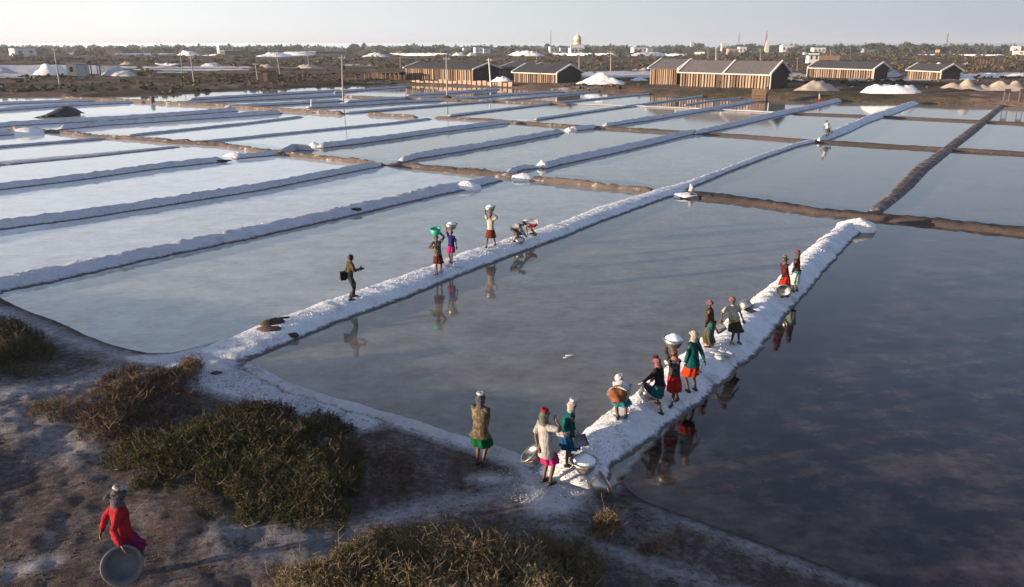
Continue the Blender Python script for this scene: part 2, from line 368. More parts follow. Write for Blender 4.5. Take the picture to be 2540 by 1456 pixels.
def mat_far(m):
    m.use_nodes = True; n = m.node_tree.nodes; l = m.node_tree.links; b = n['Principled BSDF']
    b.inputs['Roughness'].default_value = 1.0; b.inputs['Specular IOR Level'].default_value = 0.05
    a = n.new('ShaderNodeAttribute'); a.attribute_name = 'salt'
    f = noise_node(n, l, 0.03, 6, 0.65); g = noise_node(n, l, 0.35, 7, 0.7, stretch=(1, 1, 1)); k = noise_node(n, l, 2.2, 4, 0.7)
    brown = ramp(n, l, g, [(0.3, (0.10, 0.068, 0.052)), (0.55, (0.21, 0.145, 0.112)), (0.72, (0.33, 0.25, 0.205))])
    green = ramp(n, l, k, [(0.3, (0.045, 0.040, 0.022)), (0.7, (0.12, 0.10, 0.06))])
    fac = ramp(n, l, f, [(0.42, (0, 0, 0)), (0.58, (1, 1, 1))])
    c = mix(n, l, fac, brown, green)
    v = math_node(n, l, 'ADD', a.outputs['Fac'], math_node(n, l, 'MULTIPLY', math_node(n, l, 'SUBTRACT', g, 0.5), 1.3))
    s = ramp(n, l, v, [(0.45, (0, 0, 0)), (0.75, (1, 1, 1))])
    l.new(mix(n, l, s, c, (0.62, 0.60, 0.60)), b.inputs['Base Color'])
    bump(n, l, b, math_node(n, l, 'ADD', g, math_node(n, l, 'MULTIPLY', k, 0.5)), 1.0, 0.5)
mat_far(far.data.materials[0])

# ---------------------------------------------------------------- banks between the pans
def resample(pts, n):
    L = [0]
    for a, b in zip(pts, pts[1:]): L.append(L[-1] + (b - a).length)
    out = []
    j = 0
    for i in range(n):
        t = L[-1] * i / (n - 1)
        while j < len(pts) - 2 and L[j + 1] < t: j += 1
        q = (t - L[j]) / max(1e-6, L[j + 1] - L[j]); out.append(pts[j].lerp(pts[j + 1], min(1, max(0, q))))
    return out
BANKS = []
def bank(name, rows, h, mat, back=0.35, flat=0.3, amp=0.05, hn=0.12, taper=(0.6, 0.6), ridge=False):
    """rows: (x_top, y_top, x_water, y_water): far crest edge (at height h) and near waterline of the bank in the frame"""
    A = []; B = []
    for r in rows:
        if len(r) == 3: r = (r[0], r[1], r[0], r[2])
        A.append(P(r[0], r[1], h * .3 if ridge else h)); B.append(P(r[2], r[3], 0.0))
    for i in range(len(A)):
        A[i] = A[i].copy(); A[i].z = 0
    mid = [(a + b) / 2 for a, b in zip(A, B)]
    L = sum((b - a).length for a, b in zip(mid, mid[1:])); dmin = min(m.length for m in mid)
    step = max(0.07, min(m.length for m in mid) * 0.0055, L / 900); n = max(8, int(L / step))
    # paired resampling on the mid line
    Ls = [0]
    for a, b in zip(mid, mid[1:]): Ls.append(Ls[-1] + (b - a).length)
    prof = [(-1.0, -0.25), (-0.55, 0.45), (-0.2, 0.86), (0, 1.0), (0.33, 0.98), (0.66, 0.96), (1.0, 0.92), (1.35, 0.72), (1.7, 0.36), (2.0, 0.0), (2.3, -0.3)]
    if ridge: prof = [(-1.0, -0.3), (-0.5, 0.02), (0, 0.30), (0.35, 0.66), (0.7, 0.95), (1.0, 1.0), (1.3, 0.86), (1.55, 0.58), (1.8, 0.28), (2.0, 0.0), (2.3, -0.3)]
    nv = len(prof); V = []; j = 0
    sd0 = random.random() * 50
    if mat == 'salt_darker': amp *= 1.5
    for i in range(n):
        t = Ls[-1] * i / (n - 1)
        while j < len(mid) - 2 and Ls[j + 1] < t: j += 1
        q = min(1, max(0, (t - Ls[j]) / max(1e-6, Ls[j + 1] - Ls[j])))
        a = A[j].lerp(A[j + 1], q); b = B[j].lerp(B[j + 1], q)
        tg = (mid[j + 1] - mid[j]).normalized(); nn = Vector((-tg.y, tg.x, 0)); w = max(0.35, (a - b).dot(nn)); m_ = (a + b) / 2
        a = m_ + nn * w / 2; b = m_ - nn * w / 2
        e = min(1, (t + .05) / taper[0]) * min(1, (Ls[-1] - t + .05) / taper[1]); e = math.sqrt(max(0, min(1, e)))
        he = h * e * (1 + hn * nz(t * .9, sd0) + hn * .7 * nz(t * 3.1, sd0 + 9))
        for (u, zf) in prof:
            if u < 0: p = a + nn * back * (-u)
            elif u <= 1: p = a.lerp(b, u * flat)
            else: p = a.lerp(b, flat + (u - 1) * (1 - flat)) if u <= 2 else b - nn * 0.15
            dz = zf * he
            k = amp * (0.5 if (u < -0.9 or u > 2.1) else 1)
            p = p + nn * (k * 1.3 * noise.noise(Vector((p.x * 2.2, p.y * 2.2, u * .7 + sd0))))
            dz += k * .8 * noise.noise(Vector((p.x * 5.0, p.y * 5.0, sd0))) + k * .5 * noise.noise(Vector((p.x * 14, p.y * 14, sd0)))
            V.append((p.x, p.y, dz))
    Fc = []
    for i in range(n - 1):
        for k in range(nv - 1): Fc.append((i * nv + k, i * nv + k + 1, (i + 1) * nv + k + 1, (i + 1) * nv + k))
    Fc.append(tuple(range(nv))[::-1]); Fc.append(tuple((n - 1) * nv + k for k in range(nv)))
    o = mesh_obj(name, V, Fc, M[mat], smooth=True, kind='structure'); BANKS.append(o); return o

# long banks running away to the right
bank('salt_bank', [(1330, 1165, 1480, 1235), (1395, 1118, 1530, 1150), (1440, 1075, 1585, 1115), (1530, 1005, 1660, 1060), (1610, 945, 1735, 1005), (1700, 875, 1800, 950), (1790, 800, 1868, 890), (1870, 738, 1935, 800), (1940, 680, 1992, 738), (1995, 622, 2055, 665), (2050, 580, 2105, 605), (2105, 545, 2145, 570)], 0.38, 'salt', back=0.10, flat=0.5, amp=0.06, hn=0.06, ridge=True)
bank('salt_bank', [(455, 868, 600, 905), (600, 820, 665, 878), (700, 785, 735, 845), (813, 745, 813, 812), (998, 682, 998, 745), (1090, 650, 1090, 706), (1173, 618, 1173, 673), (1256, 592, 1256, 641), (1400, 547, 1400, 588), (1500, 508, 1500, 548), (1640, 466, 1640, 496), (1680, 455, 1700, 478)], 0.27, 'salt', back=0.3, flat=0.62, amp=0.040, hn=0.03, taper=(2.6, .6))
bank('salt_bank', [(1640, 466, 1680, 480), (1720, 444, 1735, 458), (1806, 413, 1815, 424), (1900, 378, 1910, 388), (1972, 354, 1985, 362), (2030, 342, 2040, 350)], 0.25, 'salt', back=0.3, flat=0.6, amp=0.05)
bank('salt_bank', [(2020, 345, 2050, 350), (2100, 308, 2110, 328), (2150, 288, 2150, 307), (2210, 267, 2222, 283), (2268, 249, 2280, 259)], 0.5, 'salt', back=0.4, flat=0.2, amp=0.08)
bank('salt_bank', [(-300, 745, -300, 800), (-100, 708, -100, 760), (0, 687, 0, 728), (140, 657, 140, 700), (347, 617, 347, 651), (616, 561, 616, 595), (740, 535, 740, 567), (886, 503, 886, 534), (978, 484, 978, 512), (1099, 455, 1099, 484), (1150, 450, 1157, 471), (1225, 432, 1245, 450)], 0.36, 'salt_darker', back=0.4, flat=0.25, amp=0.06, hn=0.1)
bank('salt_bank', [(1250, 426, 1270, 430), (1290, 412, 1300, 418), (1330, 405, 1340, 418)], 0.35, 'salt_darker', back=0.3, flat=0.2, amp=0.08, taper=(.8, .5))
bank('salt_bank', [(1350, 404, 1352, 418), (1400, 388, 1400, 408), (1500, 367, 1500, 387), (1600, 346, 1600, 364), (1698, 324, 1701, 338), (1730, 322, 1738, 328)], 0.42, 'salt_darker', back=0.4, flat=0.2, amp=0.05, hn=0.07)
bank('salt_bank', [(1716, 327, 1740, 330), (1800, 306, 1810, 318), (1934, 274, 1955, 284), (2000, 262, 2020, 270), (2083, 242, 2095, 251)], 0.42, 'salt_darker', back=0.4, flat=0.2, amp=0.06, hn=0.07)
bank('salt_bank', [(-400, 615, -400, 650), (0, 544, 0, 571), (200, 519, 200, 545), (401, 490, 401, 513), (650, 452, 650, 473), (917, 404, 917, 417), (945, 402, 948, 412)], 0.40, 'salt_darker', back=0.45, flat=0.2, amp=0.05)
bank('salt_bank', [(994, 390, 1000, 402), (1040, 376, 1040, 394), (1140, 361, 1140, 378), (1300, 335, 1300, 349), (1392, 318, 1400, 330)], 0.42, 'salt_darker', back=0.4, flat=0.2, amp=0.05)
bank('salt_bank', [(1416, 313, 1420, 326), (1480, 308, 1490, 318)], 0.4, 'salt_darker', back=0.4, flat=0.2, amp=0.07)
bank('salt_bank', [(1496, 308, 1505, 312), (1600, 290, 1610, 300), (1757, 266, 1770, 273), (1865, 247, 1880, 252)], 0.4, 'salt_darker', back=0.4, flat=0.2, amp=0.06)
bank('salt_bank', [(-400, 512, -400, 536), (0, 454, 0, 472), (193, 432, 193, 448), (408, 402, 408, 418), (559, 386, 562, 402)], 0.38, 'salt_darker', back=0.4, flat=0.2, amp=0.05)
bank('salt_bank', [(580, 382, 585, 396), (636, 377, 640, 390), (685, 373, 700, 383)], 0.38, 'salt_darker', back=0.4, flat=0.25, amp=0.08)
bank('salt_bank', [(695, 372, 702, 381), (735, 357, 735, 372), (770, 361, 775, 372)], 0.5, 'salt_grey', back=0.4, flat=0.15, amp=0.08)
bank('salt_bank', [(785, 355, 800, 368), (903, 341, 903, 356), (978, 332, 978, 345), (1100, 315, 1100, 328), (1235, 299, 1245, 309), (1260, 299, 1270, 306)], 0.42, 'salt_darker', back=0.4, flat=0.2, amp=0.05)
bank('salt_bank', [(1327, 294, 1330, 298), (1450, 276, 1450, 280), (1580, 258, 1580, 262), (1693, 243, 1693, 247), (1765, 232, 1768, 237)], 0.25, 'salt_darker', back=0.3, flat=0.3, amp=0.03)
bank('mud_bank', [(-300, 455, -300, 468), (0, 400, 0, 412), (230, 380, 230, 390), (443, 360, 443, 366)], 0.12, 'salt_grey', back=0.4, flat=0.6, amp=0.04)
bank('mud_bank', [(462, 353, 462, 358), (700, 329, 700, 334), (978, 302, 978, 307), (1070, 291, 1070, 296)], 0.2, 'salt_grey', back=0.3, flat=0.3, amp=0.04)
bank('salt_bank', [(1113, 285, 1113, 289), (1250, 268, 1250, 272), (1413, 249, 1413, 253), (1620, 229, 1620, 233)], 0.25, 'salt_darker', back=0.3, flat=0.3, amp=0.03)
bank('mud_bank', [(-300, 395, -300, 403), (0, 361, 0, 366), (262, 340, 262, 345)], 0.2, 'salt_grey', back=0.3, flat=0.4, amp=0.04)
bank('mud_bank', [(316, 334, 316, 338), (616, 303, 616, 307), (751, 287, 751, 290)], 0.2, 'salt_grey', back=0.3, flat=0.3, amp=0.04)
bank('salt_bank', [(860, 278, 860, 282), (1000, 266, 1000, 270), (1240, 247, 1240, 251), (1490, 224, 1490, 227)], 0.25, 'salt_darker', back=0.3, flat=0.3, amp=0.03)
bank('salt_bank', [(-300, 352, -300, 368), (0, 325, 0, 336), (82, 322, 82, 330)], 0.45, 'salt_darker', back=0.5, flat=0.2, amp=0.05)
bank('salt_bank', [(150, 310, 150, 322), (260, 300, 260, 311), (367, 294, 367, 304), (560, 283, 560, 290), (700, 274, 700, 280)], 0.5, 'salt_darker', back=0.5, flat=0.2, amp=0.05)
bank('salt_bank', [(-300, 330, -300, 342), (43, 301, 43, 311), (200, 293, 200, 302), (333, 286, 333, 294), (590, 267, 590, 275)], 0.5, 'salt_darker', back=0.5, flat=0.2, amp=0.05)
for rows in [[(-300, 285, -300, 291), (0, 268, 0, 275), (160, 257, 160, 263), (330, 249, 330, 255)],
             [(-300, 268, -300, 273), (0, 254, 0, 258), (120, 249, 120, 254), (235, 246, 235, 250)],
             [(430, 252, 430, 258), (560, 246, 560, 251), (760, 238, 760, 242), (860, 233, 860, 236)],
             [(470, 243, 470, 248), (660, 232, 660, 236), (850, 222, 850, 225)],
             [(760, 262, 760, 268), (870, 256, 870, 263), (1000, 249, 1000, 254), (1100, 245, 1100, 249)],
             [(860, 248, 860, 255), (960, 242, 960, 247), (1080, 237, 1080, 241)],
             [(1010, 233, 1010, 238), (1120, 226, 1120, 232), (1240, 218, 1240, 222)],
             [(1120, 243, 1120, 248), (1260, 231, 1260, 236), (1400, 224, 1400, 228)],
             [(830, 226, 830, 229), (920, 219, 920, 222), (1010, 213, 1010, 216)],
             [(560, 262, 560, 265), (700, 255, 700, 258), (850, 247, 850, 249)]]:
    bank('salt_bank', rows, 0.4, 'salt_darker', back=0.4, flat=0.25, amp=0.05)
bank('mud_bank', [(1700, 259, 1700, 261), (1780, 246, 1780, 249), (1900, 236, 1895, 241)], 0.2, 'salt_grey', back=0.3, flat=0.3, amp=0.03)
# brown mud bank that carries on behind the near salt bank
bank('mud_bank', [(2152, 520, 2190, 526), (2200, 485, 2234, 492), (2228, 455, 2266, 465), (2266, 415, 2302, 426), (2340, 365, 2366, 373), (2396, 323, 2418, 333), (2447, 284, 2464, 292), (2484, 255, 2496, 261)], 0.2, 'mud_path', back=0.08, flat=0.7, amp=0.022, hn=0.03)
# cross banks running away to the left
bank('mud_bank', [(1680, 476, 1690, 494), (1743, 474, 1743, 497), (1900, 495, 1900, 514), (2039, 516, 2039, 534), (2143, 525, 2143, 544), (2300, 538, 2300, 560), (2540, 562, 2540, 586), (2900, 600, 2900, 632), (3500, 660, 3500, 700)], 0.24, 'mud_dark', back=0.25, flat=0.55, amp=0.07)
bank('mud_bank', [(960, 399, 960, 412), (1099, 412, 1099, 428), (1229, 424, 1229, 440), (1327, 436, 1327, 450), (1440, 447, 1440, 460), (1522, 457, 1522, 470), (1630, 466, 1620, 476)], 0.28, 'mud', back=0.3, flat=0.35, amp=0.10, hn=0.3)
bank('mud_bank', [(20, 314, 20, 322), (133, 321, 133, 331), (213, 330, 213, 340), (300, 336, 300, 345), (433, 345, 433, 357), (547, 352, 547, 364), (655, 369, 655, 381), (809, 386, 809, 398), (950, 402, 950, 412)], 0.3, 'mud', back=0.3, flat=0.35, amp=0.10, hn=0.3)
bank('mud_bank', [(150, 239, 150, 245), (290, 244, 290, 250), (393, 251, 393, 257), (533, 257, 533, 263), (653, 265, 653, 273), (783, 273, 783, 280), (850, 277, 850, 284)], 0.4, 'mud', back=0.4, flat=0.3, amp=0.14, hn=0.3)
bank('mud_bank', [(907, 279, 907, 285), (1033, 286, 1033, 292)], 0.35, 'mud', back=0.3, flat=0.3, amp=0.08)
bank('mud_bank', [(1077, 288, 1077, 294), (1213, 294, 1213, 301), (1413, 309, 1413, 317), (1500, 313, 1500, 321), (1680, 323, 1680, 332), (1736, 327, 1736, 334)], 0.25, 'mud', back=0.3, flat=0.4, amp=0.07)
bank('mud_bank', [(1736, 327, 1736, 334), (1850, 334, 1850, 341), (1969, 343, 1969, 350), (2074, 349, 2074, 358), (2200, 357, 2200, 366), (2317, 364, 2317, 372), (2540, 376, 2540, 385), (3000, 402, 3000, 413)], 0.22, 'mud_dark', back=0.3, flat=0.4, amp=0.05)
bank('mud_bank', [(850, 236, 850, 240), (957, 240, 957, 244), (1107, 244, 1107, 248), (1253, 249, 1253, 253), (1413, 257, 1413, 260)], 0.3, 'mud', back=0.3, flat=0.3, amp=0.08)
bank('mud_bank', [(1413, 256, 1413, 259), (1580, 261, 1580, 265), (1693, 266, 1693, 269), (1865, 274, 1865, 277), (1960, 279, 1960, 283)], 0.2, 'salt_grey', back=0.3, flat=0.3, amp=0.04)
bank('mud_bank', [(1960, 278, 1960, 283), (2178, 286, 2178, 291), (2456, 299, 2456, 305), (2700, 311, 2700, 318)], 0.22, 'mud_dark', back=0.3, flat=0.4, amp=0.05)
# raised salt rim along the near shore
bank('salt_rim', [(600, 903, 606, 909), (713, 960, 713, 968), (840, 1000, 840, 1009), (967, 1037, 967, 1046), (1176, 1102, 1176, 1112), (1240, 1122, 1240, 1134), (1320, 1150, 1320, 1165)], 0.13, 'salt_grey', back=0.1, flat=0.3, amp=0.03)
C.objects[-1]['kind'] = 'structure'

bpy.context.view_layer.update()
def bvh_of(objs):
    V = []; Fc = []
    for o in objs:
        b = len(V); V += [v.co.copy() for v in o.data.vertices]; Fc += [[b + i for i in p.vertices] for p in o.data.polygons]
    return BVHTree.FromPolygons(V, Fc)
BVH = bvh_of([ground, far, water] + BANKS)
def G(px, py):
    """where the sight line through (px, py) meets the ground, a bank or the water"""
    h = BVH.ray_cast(Vector((0, 0, H)), ray(px, py)); return h[0] if h[0] is not None else P(px, py)
def GZ(x, y):
    h = BVH.ray_cast(Vector((x, y, 30)), Vector((0, 0, -1))); return h[0].z if h[0] is not None else 0.0
# ---------------------------------------------------------------- far things: heaps, huts, poles, trees, houses
M['roof'] = plain('asbestos_roof', (0.125, 0.115, 0.115), 0.85, 0.2, 3.0)
M['roof_dark'] = plain('dark_roof', (0.055, 0.055, 0.06), 0.85, 0.2, 3.0)
M['plaster'] = plain('white_plaster', (0.62, 0.60, 0.58), 0.8, 0.12, 4.0)
M['cream'] = plain('cream_plaster', (0.62, 0.56, 0.44), 0.8, 0.12, 4.0)
M['greywall'] = plain('grey_plaster', (0.42, 0.43, 0.45), 0.85, 0.12, 4.0)
M['black'] = plain('shadow_dark_wood', (0.075, 0.055, 0.047), 0.9, 0.3, 6.0)
M['darkwall'] = plain('dark_wall', (0.075, 0.055, 0.048), 0.9, 0.3, 1.2)
M['pane'] = plain('dark_window', (0.04, 0.045, 0.05), 0.3, 0.2, 3.0)
M['pole'] = plain('concrete_pole', (0.34, 0.31, 0.29), 0.8, 0.12, 3.0)
M['pole_dark'] = plain('wooden_pole', (0.12, 0.10, 0.09), 0.8, 0.2, 3.0)
M['wood'] = plain('weathered_wood', (0.20, 0.13, 0.09), 0.85, 0.3, 9.0, stretch=(1, 1, .2))
M['stone'] = plain('pink_stone', (0.36, 0.26, 0.20), 0.9, 0.25, 1.0)
def board_mat(name, seed):
    m, n, l, b = new_mat(name, 0.9, 0.15)
    oi_ = n.new('ShaderNodeObjectInfo'); f = noise_node(n, l, 1.1, 5, 0.7, stretch=(1, 1, .6))
    v = math_node(n, l, 'ADD', math_node(n, l, 'MULTIPLY', oi_.outputs['Random'], 0.55), math_node(n, l, 'MULTIPLY', f, 0.6))
    l.new(ramp(n, l, v, [(0.2, (0.085, 0.06, 0.046)), (0.45, (0.165, 0.115, 0.086)), (0.65, (0.25, 0.18, 0.135)), (0.9, (0.36, 0.28, 0.215))]), b.inputs['Base Color'])
    return m
M['board'] = board_mat('brick_pier', 1)

def zof(p): return GZ(p.x, p.y)
def storage_hut(label, left, right, eave_l, eave_r, ridge_y, depth, splits, door=None, gutter=False, roof='roof', kerb=True, sag=0.0, pier_n=20, back_only=False):
    """left/right: (x, y) of the foot of the front wall; eave_*: y of the eave; all read off the frame at the wall"""
    a = G(*left); b = G(*right); z0 = min(a.z, b.z) - 0.15
    u = Vector((b.x - a.x, b.y - a.y, 0)); L = u.length; u.normalize(); back = Vector((-u.y, u.x, 0))
    he = ((zat(a, eave_l) - a.z) + (zat(b, eave_r) - b.z)) / 2 + 0.15
    mid = (a + b) / 2 + back * depth / 2; hr = max(he + 0.8, zat(mid, ridge_y) - z0)
    rz = math.atan2(u.y, u.x)
    t = thing('storage_hut', label, 'storage hut', (a.x, a.y, z0), rz)
    MB().box(0, L, 0.12, 0.35, 0, he).build('front_wall', M['darkwall'], t)
    MB().box(0.05, L - .05, depth - .25, depth, 0, he).build('back_wall', M['darkwall'], t)
    for x in (0.0, L - .25):
        v = [(x, .36, 0), (x, depth - .26, 0), (x, depth - .26, he - .03), (x, depth / 2, hr - .12), (x, .36, he - .03)]
        v = v + [(q[0] + .25, q[1], q[2]) for q in v]
        MB().add(v, [(0, 1, 2, 3, 4), (9, 8, 7, 6, 5), (0, 5, 6, 1), (1, 6, 7, 2), (2, 7, 8, 3), (3, 8, 9, 4), (4, 9, 5, 0)]).build('gable_wall', M['black'], t)  # dark gable colour carries the shade of ends turned from the sun
    # two roof slopes with depth and a slight overhang, split into bays
    ov = 0.55; s = (hr - he) / (depth / 2); xs = [-0.3] + list(splits) + [L + .3]
    for k in range(len(xs) - 1):
        x0, x1 = xs[k] + .02, xs[k + 1] - .02
        for sg in (0, 1):
            y0, y1 = (-ov, depth / 2) if sg == 0 else (depth + ov, depth / 2)
            zl = he - s * ov + .02; zh = hr + .02; n = 7; v = []; f = []
            for i in range(n + 1):
                q = i / n; y = y0 + (y1 - y0) * q; z = zl + (zh - zl) * q
                for j in range(9):
                    x = x0 + (x1 - x0) * j / 8; w = .03 * nz(x * .8, y * .8, k); v.append((x, y, z + w)); v.append((x, y, z + w - .1))
            for i in range(n):
                for j in range(8):
                    p = (i * 9 + j) * 2; q = p + 18
                    f.append((p, p + 2, q + 2, q)); f.append((p + 1, q + 1, q + 3, p + 3))
            for j in range(8):
                p = j * 2; f.append((p, p + 1, p + 3, p + 2)); p = (n * 9 + j) * 2; f.append((p, p + 2, p + 3, p + 1))
            for i in range(n):
                p = i * 18; f.append((p, p + 18, p + 19, p + 1)); p = i * 18 + 16; f.append((p, p + 1, p + 19, p + 18))
            MB().add(v, f).build('roof_slope', M[roof], t)
    if kerb:
        for x in [-.3] + list(splits) + [L + .3]:
            q = MB()
            for y0, y1 in ((-ov - .05, depth / 2), (depth / 2, depth + ov)):
                z0_, z1_ = (he - s * ov, hr) if y0 < 0 else (hr, he - s * ov)
                v = [(x - .17, y0, z0_ - .1), (x + .17, y0, z0_ - .1), (x + .17, y0, z0_ + .22), (x - .17, y0, z0_ + .22),
                     (x - .17, y1, z1_ - .1), (x + .17, y1, z1_ - .1), (x + .17, y1, z1_ + .22), (x - .17, y1, z1_ + .22)]
                q.add(v, [(0, 1, 2, 3), (7, 6, 5, 4), (0, 4, 5, 1), (1, 5, 6, 2), (2, 6, 7, 3), (3, 7, 4, 0)])
            q.build('roof_kerb', M['plaster'], t)
    if gutter:
        zg = he - s * ov - .08
        MB().tube([(-.3, -ov - .12, zg), (L + .5, -ov - .12, zg - .1)], .11, 8).build('gutter', M['plaster'], t)
        for x in ((L + .45,) if gutter == 1 else (-.25, L + .45)):
            MB().tube([(x, -ov - .12, zg), (x, -ov - .1, -.1)], .10, 8).build('downpipe', M['plaster'], t)
    if door:
        d0, d1 = door
        MB().box(d0, d1, .02, .11, 0, he * .86).build('door', M['black'], t)
    # piers: one brick pilaster each, the dark wall colour between them standing for their shade
    me = None
    for i in range(pier_n):
        x = (i + .5) * L / pier_n + random.uniform(-.06, .06); w = L / pier_n * random.uniform(.26, .33)
        if door and door[0] - w < x < door[1] + w: continue
        if me is None:
            o = MB().box(-1, 1, -.14, .11, 0, 1).build('pier', M['board'], t); me = o.data
        else:
            o = bpy.data.objects.new('pier', me); C.objects.link(o); o.parent = t
        o.location = (x, -random.uniform(0, .05), 0.02); o.scale = (w, 1, he - .12 - random.uniform(0, .15))
    return t
def lx(left, right, px):
    """distance along the hut front of column px"""
    a = G(*left); b = G(*right); u = Vector((b.x - a.x, b.y - a.y)); L = u.length; u /= L
    d = ray(px, 200); # intersect the vertical plane of the front wall
    det = d.x * (-u.y) - d.y * (-u.x); t_ = (a.x * (-u.y) - a.y * (-u.x)) / det; q = Vector((d.x * t_ - a.x, d.y * t_ - a.y)); return q.dot(u)
hl, hr_ = (1007, 196), (1175, 200)
storage_hut('long dark roofed salt storage hut behind the stone block wall, leftmost of the big huts', hl, hr_, 167, 168.5, 156, 9, [], door=(lx(hl, hr_, 1081), lx(hl, hr_, 1089)), roof='roof_dark', pier_n=32)
hl, hr_ = (1236, 195), (1300, 197)
storage_hut('small dark hut squeezed in behind the two left storage huts', hl, hr_, 168, 169, 155, 10, [], roof='roof_dark', pier_n=11)
hl, hr_ = (1276, 203), (1382, 206)
storage_hut('dark roofed storage hut with a pale gutter, beside the big white salt heap', hl, hr_, 176, 178.5, 159.5, 8, [], gutter=1, roof='roof_dark', pier_n=20)
hl, hr_ = (1612, 208), (1680, 210)
storage_hut('shorter rear wing at the left end of the biggest storage hut', hl, hr_, 166, 169, 146.5, 8, [], roof='roof', pier_n=14)
hl, hr_ = (1686, 213), (1908, 221)
storage_hut('biggest storage hut with grey roof, white kerbs and a dark doorway', hl, hr_, 174.5, 179.5, 150.5, 7, [lx(hl, hr_, 1797)], door=(lx(hl, hr_, 1777), lx(hl, hr_, 1791)), gutter=1, roof='roof', pier_n=31)
hl, hr_ = (2007, 191), (2166, 195.5)
storage_hut('long low storage hut with a white gutter, right of the biggest hut', hl, hr_, 164.5, 168, 153.5, 5.2, [], gutter=2, roof='roof_dark', pier_n=27)
hl, hr_ = (2250, 195), (2334, 198)
storage_hut('short storage hut at the right with white roof kerbs', hl, hr_, 170.5, 173, 158.5, 5.2, [], gutter=1, roof='roof_dark', pier_n=14)
# low block wall in front of the long left hut
a = G(1020, 203); b = G(1272, 215); u = Vector((b.x - a.x, b.y - a.y, 0)); L = u.length
t = thing('block_wall', 'low wall of separate pinkish stone blocks on the bank before the left hut', 'wall', (a.x, a.y, min(a.z, b.z) - .2), math.atan2(u.y, u.x))
MB().box(0, L, .25, .5, 0, .7).build('backing', M['darkwall'], t)
for i in range(21):
    w = L / 21; h = random.uniform(.9, 1.3) * (0.75 if i < 5 else 1.0)
    o = MB().box(i * w + .18, (i + 1) * w - .18, random.uniform(-.08, .02), .24, 0, h).build('block', M['stone'], t)

def heap(name, label, cat, x0, x1, yb, h_px, mat, depth=0.55, peaks=1, rough=0.22, flat=0.0, group=None):
    a = G(x0, yb); b = G(x1, yb); c = G((x0 + x1) / 2, yb); w = (b - a).length / 2; dist = c.length
    hgt = max(0.25, (h_px) * math.hypot(c.x, c.y) / F * (0.72 if dist > 500 else 0.80))
    away = Vector((c.x, c.y, 0)).normalized(); rx = w; ry = max(w * depth if peaks == 1 else w * depth / peaks * 1.6, hgt * 1.1)
    ctr = c + away * ry * 0.55; z0 = GZ(ctr.x, ctr.y)
    n = 40 if w < 12 else 70; m = 18; V = []; Fc = []; s0 = random.random() * 99
    for j in range(m + 1):
        q = j / m
        for i in range(n):
            th = 2 * math.pi * i / n; r = 1 - q
            X_, Y_ = rx * r * math.cos(th), ry * r * math.sin(th)
            V.append((X_, Y_, 0))
    out = []
    for (X_, Y_, _) in V:
        e = 0
        if peaks == 1:
            rr = math.sqrt((X_ / rx) ** 2 + (Y_ / ry) ** 2); e = max(0, 1 - rr); e = min(1, e / (1 - flat)) if flat else e; e = e ** 0.9
        else:
            for k in range(peaks):
                cx = (-1 + (2 * k + 1) / peaks) * rx * .94; pr = rx / peaks * (1.5 if flat else 1.9); hv = .8 + .3 * math.sin(k * 2.3 + s0)
                rr = math.hypot((X_ - cx) / pr, Y_ / ry); e = max(e, hv * max(0, 1 - rr))
            if flat: e = max(e, .78 * min(1, max(0, 1 - abs(Y_ / ry)) * 1.8) * min(1, max(0, 1 - abs(X_ / rx)) * 9))
        z = hgt * e * (1 + rough * 2 * nz(X_ * 1.2 / max(.5, hgt), Y_ * 1.2 / max(.5, hgt), s0)) + rough * .4 * hgt * nz(X_ * 3 / hgt, Y_ * 3 / hgt, s0) * min(1, e * 4)
        out.append((X_, Y_, max(-.3, z - .12)))
    for j in range(m):
        for i in range(n): Fc.append((j * n + i, j * n + (i + 1) % n, (j + 1) * n + (i + 1) % n, (j + 1) * n + i))
    Fc.append(tuple(m * n + i for i in range(n)))
    o = mesh_obj(name, out, Fc, M[mat], smooth=True, loc=(ctr.x, ctr.y, z0)); o.rotation_euler.z = math.atan2((b - a).y, (b - a).x)
    return tag(o, label, cat, group)
